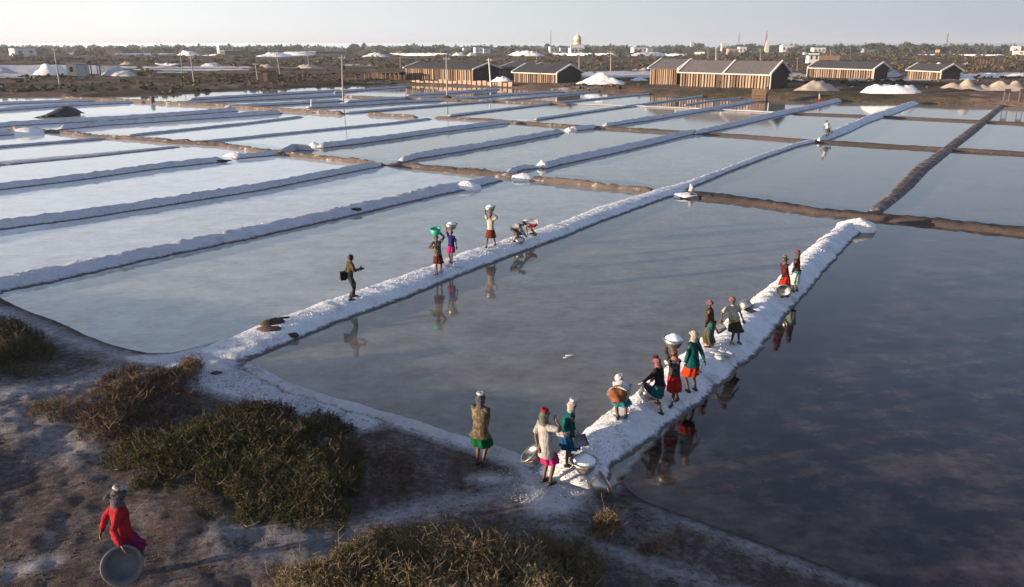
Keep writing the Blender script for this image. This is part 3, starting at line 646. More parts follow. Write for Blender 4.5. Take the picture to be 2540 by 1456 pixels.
HEAPS = [
 ('low white salt heap at the far left, right of the white box building', 165, 238, 135.5, 7, 'salt_clean', 1, .5),
 ('very long low white salt ridge on the far left flat', 285, 442, 136.5, 6, 'salt_clean', 7, .3),
 ('rounded white salt heap with a pole before it, at the end of the long ridge', 437, 497, 138.5, 14, 'salt_clean', 1, .4),
 ('two small white salt mounds right of the rounded far heap', 503, 542, 138.5, 7, 'salt_clean', 2, .0),
 ('white salt heap with a long gentle slope, far left of centre', 650, 717, 141, 11, 'salt_clean', 1, .3),
 ('white salt heap partly behind the gently sloping one', 703, 770, 137.5, 10, 'salt_clean', 1, .6),
 ('pointed white salt heap at the left end of the long far row', 900, 963, 141, 13, 'salt_clean', 1, .1),
 ('longest row of merged white salt heaps above the left hut', 963, 1117, 138.5, 10, 'salt_clean', 6, .2),
 ('smaller rounded white heap right of the longest far row', 1119, 1156, 138.5, 10, 'salt_clean', 1, .4),
 ('second rounded white heap right of the longest far row', 1157, 1184, 138.5, 10, 'salt_clean', 1, .4),
 ('large white salt heap below the lattice mast', 1255, 1352, 139, 14, 'salt_clean', 1, .5),
 ('long white salt row below the domed building', 1358, 1523, 138.5, 10, 'salt_clean', 7, .2),
 ('white salt heap far back, left of the billboard', 1575, 1648, 139, 10, 'salt_clean', 1, .5),
 ('low white salt heaps directly left of the billboard', 1652, 1697, 139, 8, 'salt_clean', 3, .2),
 ('little tan salt cone behind the big left cone', 300, 328, 160, 8, 'salt_tan', 1, .0),
 ('low white row of salt in the left middle distance', 383, 447, 163, 8, 'salt_clean', 3, .2),
 ('flat topped greyish salt heap in the left middle distance', 498, 552, 165, 9, 'salt_grey', 1, .5),
 ('small cream salt heap above the timber kiosk', 638, 678, 167, 9, 'salt_tan', 1, .4),
 ('pinkish low heap right of the timber kiosk', 732, 793, 169, 9, 'salt_tan', 1, .5),
 ('wedge shaped white salt heap left of the small cream hut', 80, 178, 186, 24, 'salt_clean', 1, .45),
 ('tall grey white salt cone right of the small cream hut', 250, 337, 188.5, 27, 'salt_grey', 1, .05),
 ('low white heap at the left frame edge', -40, 50, 182, 14, 'salt_grey', 1, .3),
 ('cream salt heap between the two left storage huts', 1218, 1270, 201.5, 14, 'salt_clean', 1, .5),
 ('biggest bright white salt heap between the two groups of huts', 1422, 1563, 209, 28, 'salt_clean', 1, .12),
 ('small white heap right of the biggest white salt heap', 1560, 1612, 200, 12, 'salt_clean', 1, .0),
 ('pink salt heap at the left end of the biggest hut', 1567, 1608, 175, 10, 'salt_tan', 2, .0),
 ('wide tan heap on the bank right of the biggest hut', 1968, 2082, 225, 24, 'salt_tan', 1, .25),
 ('wide bright white salt heap on the right bank', 2130, 2290, 230.5, 20, 'salt_clean', 1, .62),
 ('grey white heap between the two right huts', 2180, 2243, 191, 17, 'salt_grey', 1, .2),
 ('row of tan cones of salt at the right edge', 2332, 2620, 223.5, 29, 'salt_tan', 7, .0),
 ('white salt heap topped behind the tan cones, left one', 2358, 2412, 197, 14, 'salt_clean', 1, .2),
 ('white salt heap behind the tan cones, middle one', 2423, 2487, 192.5, 12, 'salt_clean', 1, .3),
 ('white salt heap behind the tan cones, at the frame edge', 2488, 2570, 190, 7, 'salt_clean', 1, .3),
 ('tiny white heap above the short right hut', 2323, 2336, 160.5, 7, 'salt_clean', 1, .2),
 ('tiny white heap left of the dark open shed', 2389, 2407, 160, 6, 'salt_clean', 1, .0),
 ('thin white salt row on the far right flat', 2353, 2492, 138.5, 5, 'salt_clean', 6, .2),
 ('thin white salt row left of the orange sign', 2273, 2323, 137.5, 4, 'salt_clean', 3, .2),
 ('small salt pile heaped on the doorstep of the biggest hut', 1771, 1795, 216, 7, 'salt_clean', 1, .1)]
for lab, x0, x1, yb, hp, mt, pk, fl in HEAPS:
    heap('salt_heap', lab, 'salt heap', x0, x1, yb, hp, mt, peaks=pk, flat=fl, depth=0.5 if pk > 1 else (0.45 if x1 - x0 > 80 else .6))

def pole(label, xt, yt, xb, yb, mat='pole', r=0.11, arm=True, group='utility poles standing among the salt works'):
    b = G(xb, yb); dd = (yb - yt)
    n = Vector((-b.x, -b.y, 0)).normalized(); d = ray(xt, yt); t_ = (b.dot(n)) / d.dot(n) if abs(d.dot(n)) > 1e-6 else 0
    eye = Vector((0, 0, H)); t_ = (b - eye).dot(n) / d.dot(n); top = eye + d * t_
    lean = Vector((top.x - b.x, top.y - b.y, 0)); hgt = top.z - b.z
    t = thing('utility_pole', label, 'utility pole', b, 0, group)
    MB().tube([(0, 0, -.6), tuple(lean * .5 + Vector((0, 0, hgt * .5))), tuple(lean + Vector((0, 0, hgt)))], [r * 1.25, r, r * .75], 8).build('shaft', M[mat], t)
    if arm:
        z = hgt * .93; c = lean * .93
        MB().box(c.x - .55, c.x + .55, c.y - .05, c.y + .05, z, z + .1).build('crossarm', M[mat], t)
        for sx in (-.45, .45): MB().lathe([(.0, z + .28), (.05, z + .26), (.06, z + .16), (.04, z + .101)], 8, Matrix.Translation((c.x + sx, c.y, 0))).build('insulator', M['plaster'], t)
    return t
POLES = [
 ('tall pale pole leaning left at the far left of the bank', 133.5, 117, 148, 208, 'pole', .16), ('grey pole in front of the rounded far heap', 447, 125, 452, 183, 'pole', .12),
 ('bright pole right of the rounded far heap, on the dark bank', 473, 140, 481, 202, 'pole', .14), ('short leaning pole left of the timber kiosk', 633, 157, 640, 202, 'pole', .12),
 ('grey pole right of the timber kiosk', 685, 130, 695, 185, 'pole', .12), ('thin pole by the pinkish heap', 763, 137, 767, 170, 'pole', .1),
 ('tall pole standing in the pans, left of the long hut', 848, 137, 850.5, 247, 'pole', .11), ('thin pole behind the left end of the long hut', 992, 127, 993, 168, 'pole', .1),
 ('tall pole on a little dark mud island before the long hut', 1107, 140, 1109, 243, 'pole', .11), ('thin grey pole behind the right end of the long hut', 1183, 127, 1183, 150, 'pole_dark', .12),
 ('bright white leaning pole between the left huts', 1212, 145, 1218, 214, 'plaster', .15), ('short pole before the large heap below the mast', 1331, 123, 1332, 148, 'pole', .12),
 ('pale pole right behind the gutter hut', 1436, 120, 1437, 173, 'pole', .15), ('pale pole left of the pink salt heap', 1515, 127, 1515, 178, 'pole', .13),
 ('thin pole in the scrub beyond the pink heap', 1552, 123, 1552, 143, 'pole_dark', .15), ('grey pole left of the billboard', 1626, 125, 1626, 145, 'pole_dark', .15),
 ('pole behind the biggest hut roof, right of the billboard', 1756, 113, 1756, 144, 'pole', .15), ('bright white post rising behind the biggest hut roof', 1776, 117, 1776, 150, 'plaster', .2),
 ('grey post just right of the bright white post', 1782, 120, 1782, 149, 'pole_dark', .15), ('pole above the right part of the biggest roof', 1886, 123, 1886, 155, 'pole', .14),
 ('far thin pole left of the white house', 1961, 115, 1961, 143, 'pole_dark', .15), ('tan pole close left of the long low right hut', 1978, 143, 1978, 176, 'wood', .16),
 ('pole right of the white house', 2060, 123, 2060, 149, 'pole', .15), ('far pole left of the tall dark trees', 2110, 117, 2110, 147, 'pole_dark', .14)]
for lab, xt, yt, xb, yb, mt, r in POLES: pole(lab, xt, yt, xb, yb, mt, r)
isl = G(1109, 243); o = mesh_obj('mud_mound', [(1.3 * math.cos(i) * (1 - k * .45), 1.3 * math.sin(i) * (1 - k * .45), -.1 + .28 * k) for k in range(3) for i in [2 * math.pi * q / 14 for q in range(14)]],
    [(k * 14 + i, k * 14 + (i + 1) % 14, (k + 1) * 14 + (i + 1) % 14, (k + 1) * 14 + i) for k in range(2) for i in range(14)] + [tuple(28 + i for i in range(14))], M['mud_dark'], loc=(isl.x, isl.y, 0))
tag(o, 'dark mud mound around the foot of the pole before the long hut', 'mound')

def mast(label, x, yt, yb, dist, w, seg=8, mat='pole_dark', name='lattice_mast', cat='mast'):
    b = Pd(x, dist, 0); b.z = GZ(b.x, b.y) if dist < 2500 else 0; h = zat(b, yt) - b.z
    t = thing(name, label, cat, b)
    q = MB(); s = MB(); legs = []
    for (sx, sy) in ((1, 1), (-1, 1), (-1, -1), (1, -1)):
        MB().tube([(sx * w, sy * w, -1), (sx * w * .12, sy * w * .12, h)], max(.14, w * .12), 4).build('leg', M[mat], t)
    for k in range(seg):
        z0, z1 = h * k / seg, h * (k + 1) / seg; a0 = w * (1 - .88 * k / seg); a1 = w * (1 - .88 * (k + 1) / seg)
        for (p, r_) in (((1, 1), (-1, 1)), ((-1, 1), (-1, -1)), ((-1, -1), (1, -1)), ((1, -1), (1, 1))):
            s.tube([(p[0] * a0, p[1] * a0, z0), (r_[0] * a1, r_[1] * a1, z1)], max(.09, w * .06), 4)
    s.build('bracing', M[mat], t); return t
mast('slim lattice mast rising left of the dome', 1366, 74, 118, 1500, 1.6)
mast('faint lattice mast left of the temple tower', 1831, 79, 118, 1600, 1.4)
mast('tallest grey lattice mast behind the temple tower', 1899, 76, 118, 1500, 2.4)
mast('thin lattice mast far right behind the tall trees', 2347, 81, 120, 1500, 1.6)

# domed building
b = Pd(1432, 1250, 0); b.z = GZ(b.x, b.y); k = math.hypot(b.x, b.y) / 2075.0
t = thing('domed_building', 'large cream domed building with a small spire, highest on the horizon', 'building', b)
hz = lambda y: zat(b, y) - b.z
MB().box(-17 * k, 17 * k, -8 * k, 8 * k, -1, hz(110)).build('lower_hall', M['greywall'], t)
q = MB().lathe([(9.6 * k, hz(110) + .05), (9.6 * k, hz(106)), (8.9 * k, hz(106)), (8.9 * k, hz(99)), (9.6 * k, hz(98.5)), (9.6 * k, hz(97.5))], 32); q.build('drum', M['cream'], t, True)
MB().lathe([(9.2 * k, hz(97.4)), (9.0 * k, hz(94)), (7.6 * k, hz(90.5)), (5.2 * k, hz(88)), (2.2 * k, hz(86.5)), (1.5 * k, hz(86.3))], 32).build('dome', M['cream'], t, True)
MB().lathe([(1.6 * k, hz(86.4)), (1.6 * k, hz(84)), (.7 * k, hz(82.5)), (.25 * k, hz(79))], 12).build('spire', M['cream'], t)
for i in range(12):
    th = 2 * math.pi * i / 12; o = MB().box(-.8 * k, .8 * k, -.15, .15, hz(105), hz(100)).build('window', M['pane'], t); o.location = (8.95 * k * math.sin(th), -8.95 * k * math.cos(th), 0); o.rotation_euler.z = th
# temple tower
b = Pd(1902, 1300, 0); b.z = GZ(b.x, b.y); k = math.hypot(b.x, b.y) / 2075.0
t = thing('temple_tower', 'cream stepped temple tower rising from the trees in front of the mast', 'tower', b)
for i in range(6):
    w = (4.6 - i * .62) * k; z0 = zat(b, 122 - i * 3.4) - b.z; z1 = zat(b, 118.6 - i * 3.4) - b.z
    MB().box(-w, w, -w * .7, w * .7, (z0 if i else -1), z1 - .05).build('tier', M['cream'], t)
MB().lathe([(1.2 * k, zat(b, 101.6) - b.z), (1.0 * k, zat(b, 100) - b.z), (.1, zat(b, 98) - b.z)], 8).build('finial', M['cream'], t)

def house(label, x0, x1, yt, yb, dist, mat='plaster', depth=.7, win=2, name='house', roofm='greywall', flatroof=True):
    dist = dist * 1.32 if dist > 500 else dist; c = Pd((x0 + x1) / 2, dist); c.z = GZ(c.x, c.y); k = math.hypot(c.x, c.y) / 2075.0; w = (x1 - x0) * k; h = max(2.4, zat(c, yt) - c.z)
    t = thing(name, label, 'building', c, -math.atan2(c.x, c.y) + R(20)); d = w * depth
    MB().box(-w / 2, w / 2, -d / 2, d / 2, -1, h * .94).build('walls', M[mat], t)
    if flatroof: MB().box(-w / 2 - .15, w / 2 + .15, -d / 2 - .15, d / 2 + .15, h * .94 + .01, h).build('roof', M[roofm], t)
    else:
        MB().add([(-w / 2 - .3, -d / 2 - .4, h * .7), (w / 2 + .3, -d / 2 - .4, h * .7), (w / 2 + .3, d / 2 + .4, h * .7), (-w / 2 - .3, d / 2 + .4, h * .7), (-w / 2 - .3, 0, h * 1.05), (w / 2 + .3, 0, h * 1.05)],
                 [(0, 1, 5, 4), (2, 3, 4, 5), (0, 4, 3), (1, 2, 5), (3, 2, 1, 0)]).build('roof', M[roofm], t)
    for i in range(win):
        x = (-.5 + (i + .5) / win) * w; MB().box(x - w * .08, x + w * .08, -d / 2 - .06, -d / 2 + .02, h * .35, h * .68).build('window', M['pane'], t)
    return t
HOUSES = [('white box building alone at the far left horizon', 33, 76, 120, 133, 700, 'plaster', 2), ('grey white building on the horizon above the far left heaps', 541, 564, 113, 127, 900, 'greywall', 3),
 ('long low dark shed behind the left white heaps', 552, 600, 125.5, 132, 750, 'darkwall', 3), ('long low dark shed right of the white heaps, left of centre', 773, 848, 127, 133, 760, 'darkwall', 4),
 ('small grey house left of the white cluster, near the tree line', 1148, 1166, 119, 126, 900, 'greywall', 2), ('white house in the cluster left of the mast', 1176, 1196, 117, 127, 850, 'plaster', 2),
 ('low white house at the right of the cluster left of the mast', 1197, 1214, 120, 127, 850, 'plaster', 1), ('flat white roofed building just right of the mast foot', 1362, 1382, 115.5, 121, 900, 'plaster', 2),
 ('white house left below the dome', 1388, 1402, 118.5, 125, 850, 'greywall', 1), ('wide white building below the dome', 1412, 1442, 118.5, 125, 800, 'plaster', 3),
 ('long white buildings right of the dome', 1568, 1602, 117, 125, 900, 'plaster', 3), ('small white house far right of the dome', 1604, 1618, 120, 126, 880, 'greywall', 1),
 ('little white house above the trees left of the biggest hut', 1712, 1720, 104, 112, 1300, 'plaster', 1), ('white rooftop building between the two masts', 1789, 1800, 108, 116, 1100, 'plaster', 1),
 ('pink house behind the biggest hut', 1805, 1830, 121, 132, 700, 'stone', 2), ('pale house right of the pink house', 1832, 1850, 116, 125, 800, 'plaster', 2),
 ('white building cluster right of the temple tower', 1938, 1966, 112, 120, 1100, 'plaster', 3), ('pale house on the horizon left of the white house', 1995, 2014, 130, 137, 700, 'greywall', 1),
 ('white buildings far away above the long low right hut', 2016, 2044, 118, 125, 950, 'plaster', 3), ('small white house near the left foot of the tall trees', 2138, 2150, 117, 123, 1000, 'plaster', 1),
 ('white house at the right frame edge', 2524, 2560, 126, 138, 700, 'plaster', 2)]
for lab, x0, x1, yt, yb, dist, mt, wn_ in HOUSES: house(lab, x0, x1, yt, yb, dist, mt, .7, wn_)
house('white cottage with a dark pitched roof above the long low right hut', 2006, 2030, 130, 142, 430, 'plaster', .8, 2, roofm='roof_dark', flatroof=False)
house('small white tent shaped building on the right horizon', 2512, 2528, 115, 124, 900, 'plaster', .8, 1, roofm='plaster', flatroof=False)
# small cream hut with a tarpaulin awning frame
c = G(192, 188); k = math.hypot(c.x, c.y) / 2075.0
t = thing('pump_hut', 'small cream walled hut with a grey side, left middle distance', 'hut', c, R(18))
w = 17 * k; h = zat(c, 158) - c.z
MB().box(-w, w * .15, -w * .9, w * .9, -.3, h).build('front_room', M['cream'], t); MB().box(w * .16, w * 1.2, -w * .8, w * .8, -.3, h * .96).build('side_room', M['greywall'], t)
MB().box(-w * 1.05, w * 1.25, -w * .98, w * .98, h + .02, h + .14).build('roof', M['greywall'], t)
MB().box(-w * .65, -w * .25, -w * .94, -w * .88, h * .35, h * .75).build('window', M['pane'], t)
c2 = G(236, 188); t = thing('awning', 'dark timber awning frame leaning beside the small cream hut', 'awning', c2, R(10)); w = 9 * k
for sx in (-1, 1):
    for sy in (-1, 1): MB().box(sx * w - .12, sx * w + .12, sy * w - .12, sy * w + .12, -.2, h * (.95 if sx < 0 else .8)).build('post', M['pole_dark'], t)
MB().add([(-w * 1.3, -w * 1.2, h), (w * 1.3, -w * 1.2, h * .82), (w * 1.3, w * 1.2, h * .82), (-w * 1.3, w * 1.2, h)] + [(-w * 1.3, -w * 1.2, h + .15), (w * 1.3, -w * 1.2, h * .82 + .15), (w * 1.3, w * 1.2, h * .82 + .15), (-w * 1.3, w * 1.2, h + .15)],
    [(3, 2, 1, 0), (4, 5, 6, 7), (0, 1, 5, 4), (1, 2, 6, 5), (2, 3, 7, 6), (3, 0, 4, 7)]).build('cover', M['roof_dark'], t)
# timber kiosk
c = G(668, 202); t = thing('kiosk', 'small dark timber kiosk with a reddish door on the left bank', 'kiosk', c, R(15)); w = 1.7
MB().box(-w, w, -w * .7, w * .7, -.2, 2.3).build('walls', M['wood'], t); MB().box(-w * 1.1, w * 1.1, -w * .85, w * .8, 2.31, 2.45).build('roof', M['roof_dark'], t)
MB().box(-w * .7, -w * .2, -w * .76, -w * .71, 0, 2.0).build('door', M['stone'], t)
# open sheds
def open_shed(label, x0, x1, yt, yb, mat='black', n=5, rz=R(-20)):
    a = G(x0, yb); b = G(x1, yb); L = (b - a).length; h = zat(a, yt) - a.z
    t = thing('open_shed', label, 'shed', a, math.atan2(b.y - a.y, b.x - a.x)); d = 3.5
    MB().box(-.3, L + .3, -.4, d + .4, h + .01, h + .16).build('roof', M['roof_dark'], t)
    MB().box(.1, L - .1, d - .3, d - .1, -.3, h).build('rear_wall', M['black'], t)
    for i in range(n): x = .1 + (L - .2) * i / (n - 1); MB().box(x - .1, x + .1, -.1, .1, -.4, h).build('post', M['wood'], t)
open_shed('long low open shed left of the long dark hut', 905, 990, 180, 198, n=9)
open_shed('dark open shed far right on the brown flat', 2430, 2463, 146, 160, n=5)
open_shed('low open shed beyond the pink heap, under the tree line', 1760, 1790, 127, 136, n=4)
c = G(2052, 149); t = thing('fence', 'short brown plank fence beside the white cottage', 'fence', c, R(-12))
for i in range(16): MB().box(-6 + i * .8, -6 + i * .8 + .66, -.06, .06, -.3, 2.6 + random.uniform(-.2, .2)).build('plank', M['wood'], t)
c = G(1735, 138); t = thing('billboard', 'wide pale blank billboard in the scrub behind the biggest hut', 'billboard', c, -math.atan2(c.x, c.y)); k = math.hypot(c.x, c.y) / 2075.0
MB().box(-12 * k, 12 * k, -.15, .15, 1.2, 1.2 + 5.5 * k).build('panel', M['plaster'], t)
for sx in (-9, 9): MB().box(sx * k - .2, sx * k + .2, -.1, .1, -.5, 1.19).build('post', M['pole_dark'], t)
c = G(2324, 136); t = thing('signboard', 'small orange signboard in front of the trees at the right', 'sign', c, -math.atan2(c.x, c.y)); k = math.hypot(c.x, c.y) / 2075.0
M['orange'] = plain('orange_paint', (0.55, 0.25, 0.14), 0.7)
MB().box(-4.5 * k, 4.5 * k, -.12, .12, 5 * k, 11 * k).build('panel', M['orange'], t)
for sx in (-3, 3): MB().box(sx * k - .15, sx * k + .15, -.1, .1, -.5, 5 * k - .01).build('post', M['pole_dark'], t)
# tarpaulin lean-to in the left pans
M['tarp'] = plain('black_tarpaulin', (0.028, 0.028, 0.034), 0.55, 0.3, 3.0)
c = P(150, 288); t = thing('lean_to', 'black tarpaulin lean-to standing in the left pans beside a thin post', 'shelter', c)
q = MB(); n = 8; v = []
k = c.length / F
v = []; f = []
for j in range(n + 1):
    for i in range(n + 1):
        a_ = i / n; b_ = j / n   # a sheet that drops from a short ridge at the right down to the left, and over the ridge to the ground
        x = (-34 + 58 * a_ ** .8 + 6 * b_) * k; z = (1 + 21 * math.sin(math.pi * .5 * min(1, a_ * 1.35)) * (1 - .75 * max(0, a_ - .74) / .26)) * k * (.35 + .65 * (1 - abs(b_ - .55) / .55))
        v.append((x, -2.4 + 5 * b_, max(-.1, z) + .12 * nz(i * .7, j * .7)))
for j in range(n):
    for i in range(n): p = j * (n + 1) + i; f.append((p, p + 1, p + n + 2, p + n + 1))
q.add(v, f); o = q.build('cover', M['tarp'], t); md = o.modifiers.new('thickness', 'SOLIDIFY'); md.thickness = .06
MB().box(-8 * k, 30 * k, -1.5, 1.5, -.3, 5.5 * k).build('base', M['tarp'], t)
pole('thin stick post beside the black lean-to in the left pans', 178, 262, 178, 285, 'pole_dark', .09, False, None)
pole('short dark stump standing on the brown cross bank at the left', 377, 239, 378, 254, 'pole_dark', .35, False, None)
pole('short pale stump where the bank meets the pans, left of the kiosk', 63, 186, 64, 205, 'pole_dark', .2, False, None)
pole('thin stake in the far pans near the mud mound', 772, 246, 772, 263, 'plaster', .1, False, None)
# sluice boards by the biggest hut
c = G(1885, 252); t = thing('sluice_gate', 'weathered wooden sluice boards on the bank before the biggest hut', 'sluice gate', (c.x, c.y, 0), R(-8)); k = c.length / F
MB().box(-19 * k, 12 * k, -.1, .1, 1.2, 29 * k).build('board', M['wood'], t)
for i in range(3): MB().box(-19 * k, 11.5 * k, -.45, -.2, .1 + i * .42, .42 + i * .42).build('plank', M['wood'], t)
MB().box(12.1 * k, 17 * k, -.3, .3, -.3, 33 * k).build('post', M['black'], t)
for dx in (-18, -4): MB().box(dx * k - .1, dx * k + .1, .11, .3, -.3, 1.3).build('support', M['black'], t)
# water stand frames at the far right shore
for px, lab in ((2495, 'left one of the two tall thin frames on the right shore'), (2533, 'right one of the two tall thin frames at the frame edge')):
    c = G(px, 253); t = thing('frame_stand', lab, 'stand'); t.location = c; k = c.length / F
    for sx in (-6, 6): MB().tube([(sx * k, 0, -.3), (sx * k * .8, 0, 22 * k)], .09, 6).build('post', M['pole_dark'], t)
    MB().box(-6 * k, 6 * k, -.08, .08, 19 * k, 26 * k).build('tank', M['darkwall'], t)

# ---------------------------------------------------------------- vegetation
def leaf_mat(name, lo, hi, tip, scale=0.5, z_tip=None):
    m, n, l, b = new_mat(name, 0.85, 0.12)
    f = noise_node(n, l, scale, 5, 0.7); g = noise_node(n, l, scale * 9, 3, 0.6)
    s = math_node(n, l, 'ADD', math_node(n, l, 'MULTIPLY', f, .6), math_node(n, l, 'MULTIPLY', g, .4))
    l.new(ramp(n, l, s, [(0.34, lo), (0.5, hi), (0.64, tip)]), b.inputs['Base Color']); b.inputs['Subsurface Weight'].default_value = 0.0
    return m
M['leaf'] = leaf_mat('scrub_leaves', (0.030, 0.028, 0.014), (0.062, 0.056, 0.024), (0.105, 0.090, 0.042), 0.9)
M['leaf_dry'] = leaf_mat('dry_scrub', (0.075, 0.045, 0.03), (0.15, 0.10, 0.06), (0.27, 0.20, 0.12), 1.0)
M['leaf_red'] = leaf_mat('reddish_scrub', (0.035, 0.022, 0.018), (0.07, 0.045, 0.032), (0.12, 0.085, 0.055), 1.0)
M['leaf_yel'] = leaf_mat('yellowish_scrub', (0.060, 0.046, 0.024), (0.125, 0.098, 0.048), (0.26, 0.205, 0.12), 1.1)
M['leaf_far'] = leaf_mat('far_leaves', (0.028, 0.034, 0.020), (0.055, 0.062, 0.034), (0.10, 0.10, 0.055), 0.06)
M['leaf_mid'] = leaf_mat('middle_scrub', (0.05, 0.042, 0.024), (0.10, 0.082, 0.048), (0.17, 0.13, 0.08), 0.15)
M['twig'] = plain('dry_twig', (0.17, 0.125, 0.085), 0.9, 0.3, 3.0)
M['bark'] = plain('bark', (0.10, 0.075, 0.055), 0.9, 0.25, 3.0)
def sprigs(Pn, ht, rng, leaf=0.05, nleaf=9, spread=0.8, wid=0.10):
    """leafy sprigs at points Pn (n,3): each a curved twig with small blade leaves; returns vertices and triangles"""
    n = len(Pn); ht = ht[:, None] * rng.uniform(.7, 1.3, (n, 1))
    az = rng.uniform(0, 2 * np.pi, n); tilt = rng.uniform(0, spread, n)
    d = np.stack([np.cos(az) * np.sin(tilt), np.sin(az) * np.sin(tilt), np.cos(tilt)], 1)
    Vs = []
    # twig
    side = np.stack([-np.sin(az), np.cos(az), np.zeros(n)], 1) * leaf * wid
    tipp = Pn + d * ht; Vs.append(np.stack([Pn - side, Pn + side, tipp], 1))
    for k in range(nleaf):
        q = rng.uniform(.15, 1.0, (n, 1)); o = Pn + d * ht * q
        e = rng.normal(0, 1, (n, 3)); e[:, 2] = np.abs(e[:, 2]) * .6; e /= np.linalg.norm(e, axis=1)[:, None]
        e = e * leaf * rng.uniform(.6, 1.5, (n, 1)); w = np.cross(e, rng.normal(0, 1, (n, 3))); w = w / (np.linalg.norm(w, axis=1)[:, None] + 1e-9) * leaf * wid * 1.3
        Vs.append(np.stack([o - w, o + w, o + e], 1))
    V = np.concatenate(Vs, 0).reshape(-1, 3); return V, np.arange(len(V)).reshape(-1, 3)
def bush(label, poly_px_, hmax, dens, mat, seed, leaf=0.055, cat='bush', name='scrub_bush', edge=0.9, nleaf=9, twigmat=None, lump=0.6, kind=None):
    rng = np.random.default_rng(seed); poly = [P(x, y, .15) for x, y in poly_px_]
    xs_ = [p.x for p in poly]; ys_ = [p.y for p in poly]; area = (max(xs_) - min(xs_)) * (max(ys_) - min(ys_)); n = int(area * dens)
    X_ = rng.uniform(min(xs_), max(xs_), n); Y_ = rng.uniform(min(ys_), max(ys_), n)
    pl = [(p.x, p.y) for p in poly]; w_ = fbm(X_, Y_, 1.3, seed, 4) * .75
    D_ = dist_poly(X_, Y_, pl); ins_ = in_poly(X_, Y_, pl); sdv = np.where(ins_, D_, -D_) + w_
    cl = fbm(X_, Y_, 2.4, seed + 3, 3)
    ok = (sdv > 0) & (rng.uniform(0, 1, n) < .25 + np.clip(sdv, 0, 1.2) * .7 + cl * lump)
    X_, Y_, sdv, cl = X_[ok], Y_[ok], sdv[ok], cl[ok]
    top = hmax * np.clip(sdv / edge, .12, 1) ** .6 * (1 + .45 * fbm(X_, Y_, 1.3, seed + 9, 3) + .25 * cl)
    lv = rng.uniform(0, 1, len(X_)) ** .6
    zg = np.array([GZ(a_, b_) for a_, b_ in zip(X_, Y_)]); Pn = np.stack([X_, Y_, zg + top * lv * .85 - .02], 1)
    V_, F_ = sprigs(Pn, np.full(len(X_), .17) * (1 + top * .3), rng, leaf, nleaf)
    c = V_.mean(0); c[2] = zg.mean(); 
    t = thing(name, label, cat, tuple(c)); o = np_obj('foliage', V_ - c, F_, M[mat], t)
    # woody stems
    q = MB(); r_ = random.Random(seed); m_ = min(420, max(8, int(len(X_) / 26)))
    for i in r_.sample(range(len(X_)), min(m_, len(X_))):
        b_ = Vector((X_[i], Y_[i], zg[i] - .02)) - Vector(c); e_ = b_ + Vector((r_.uniform(-.35, .35), r_.uniform(-.35, .35), top[i] * r_.uniform(.8, 1.35) + .1)); mm = (b_ + e_) / 2 + Vector((r_.uniform(-.1, .1), r_.uniform(-.1, .1), 0))
        q.tube([b_, mm, e_], [.010, .006, .003], 4)
        for _k in range(3): o_ = mm.lerp(e_, r_.random()); q.tube([o_, o_ + Vector((r_.uniform(-.16, .16), r_.uniform(-.16, .16), r_.uniform(.02, .16)))], [.005, .002], 3)
    q.build('stems', M['twig'], t, kind='stuff'); return t
bush('large dark green scrub thicket in the middle of the near shore', [(520, 1030), (640, 1005), (760, 1035), (850, 1075), (900, 1140), (890, 1230), (860, 1300), (740, 1335), (620, 1310), (500, 1265), (420, 1230), (330, 1200), (250, 1160), (300, 1100), (430, 1080)], 0.21, 1800, 'leaf', 11, leaf=.042, lump=1.1)
bush('dark reddish scrub patch behind the thicket, near the corner of the salt path', [(120, 1060), (200, 1010), (250, 950), (330, 920), (420, 930), (485, 915), (480, 945), (430, 985), (520, 1030), (430, 1080), (300, 1110), (180, 1100)], 0.28, 900, 'leaf_red', 12, lump=1.0, leaf=.042)
bush('dark olive bush at the left frame edge below the first salt bank', [(-420, 770), (-200, 760), (0, 790), (90, 830), (170, 880), (110, 915), (0, 950), (-200, 990), (-420, 990)], 0.4, 480, 'leaf', 13, lump=1.0)
bush('wide yellow green bush along the bottom edge of the photograph', [(660, 1500), (720, 1450), (830, 1385), (950, 1335), (1090, 1305), (1230, 1320), (1370, 1358), (1470, 1412), (1530, 1490), (1560, 1620), (640, 1620)], 0.42, 1900, 'leaf_yel', 14, leaf=.042, lump=1.1, edge=1.4)
bush('brown dry bush beside the basin lying on its side', [(1452, 1305), (1475, 1288), (1520, 1284), (1555, 1300), (1560, 1335), (1530, 1360), (1480, 1352), (1455, 1325)], 0.36, 7500, 'leaf_dry', 15, edge=.12, leaf=.05, lump=.1)
bush('small straw coloured tuft on the path right of the brown dry bush', [(1625, 1350), (1650, 1335), (1680, 1350), (1660, 1372), (1630, 1370)], 0.22, 2200, 'leaf_dry', 16, edge=.2, leaf=.04)
bush('low pink brown tuft next to the straw coloured one', [(1588, 1368), (1612, 1355), (1628, 1366), (1612, 1382)], 0.12, 2000, 'leaf_red', 17, edge=.2, leaf=.035)
bush('pale dry weed clump at the left of the reddish scrub', [(85, 1035), (115, 1010), (150, 1030), (160, 1070), (110, 1085)], 0.3, 1200, 'leaf_dry', 18, edge=.3, leaf=.05)
bush('small brown shrub at the corner behind the thicket, by the dark hole', [(455, 925), (470, 905), (495, 912), (492, 935), (470, 945)], 0.4, 2200, 'leaf_dry', 19, edge=.25)
bush('sparse olive growth on the slope left of the woman with the green skirt', [(900, 1150), (960, 1120), (1030, 1160), (1010, 1230), (930, 1270), (890, 1220)], 0.16, 260, 'leaf_red', 20, edge=.5)
bush('thin dark growth between the salt corner and the thicket', [(600, 1000), (700, 1010), (800, 1040), (870, 1065), (820, 1080), (700, 1050), (610, 1030)], 0.18, 420, 'leaf_red', 21, edge=.3)
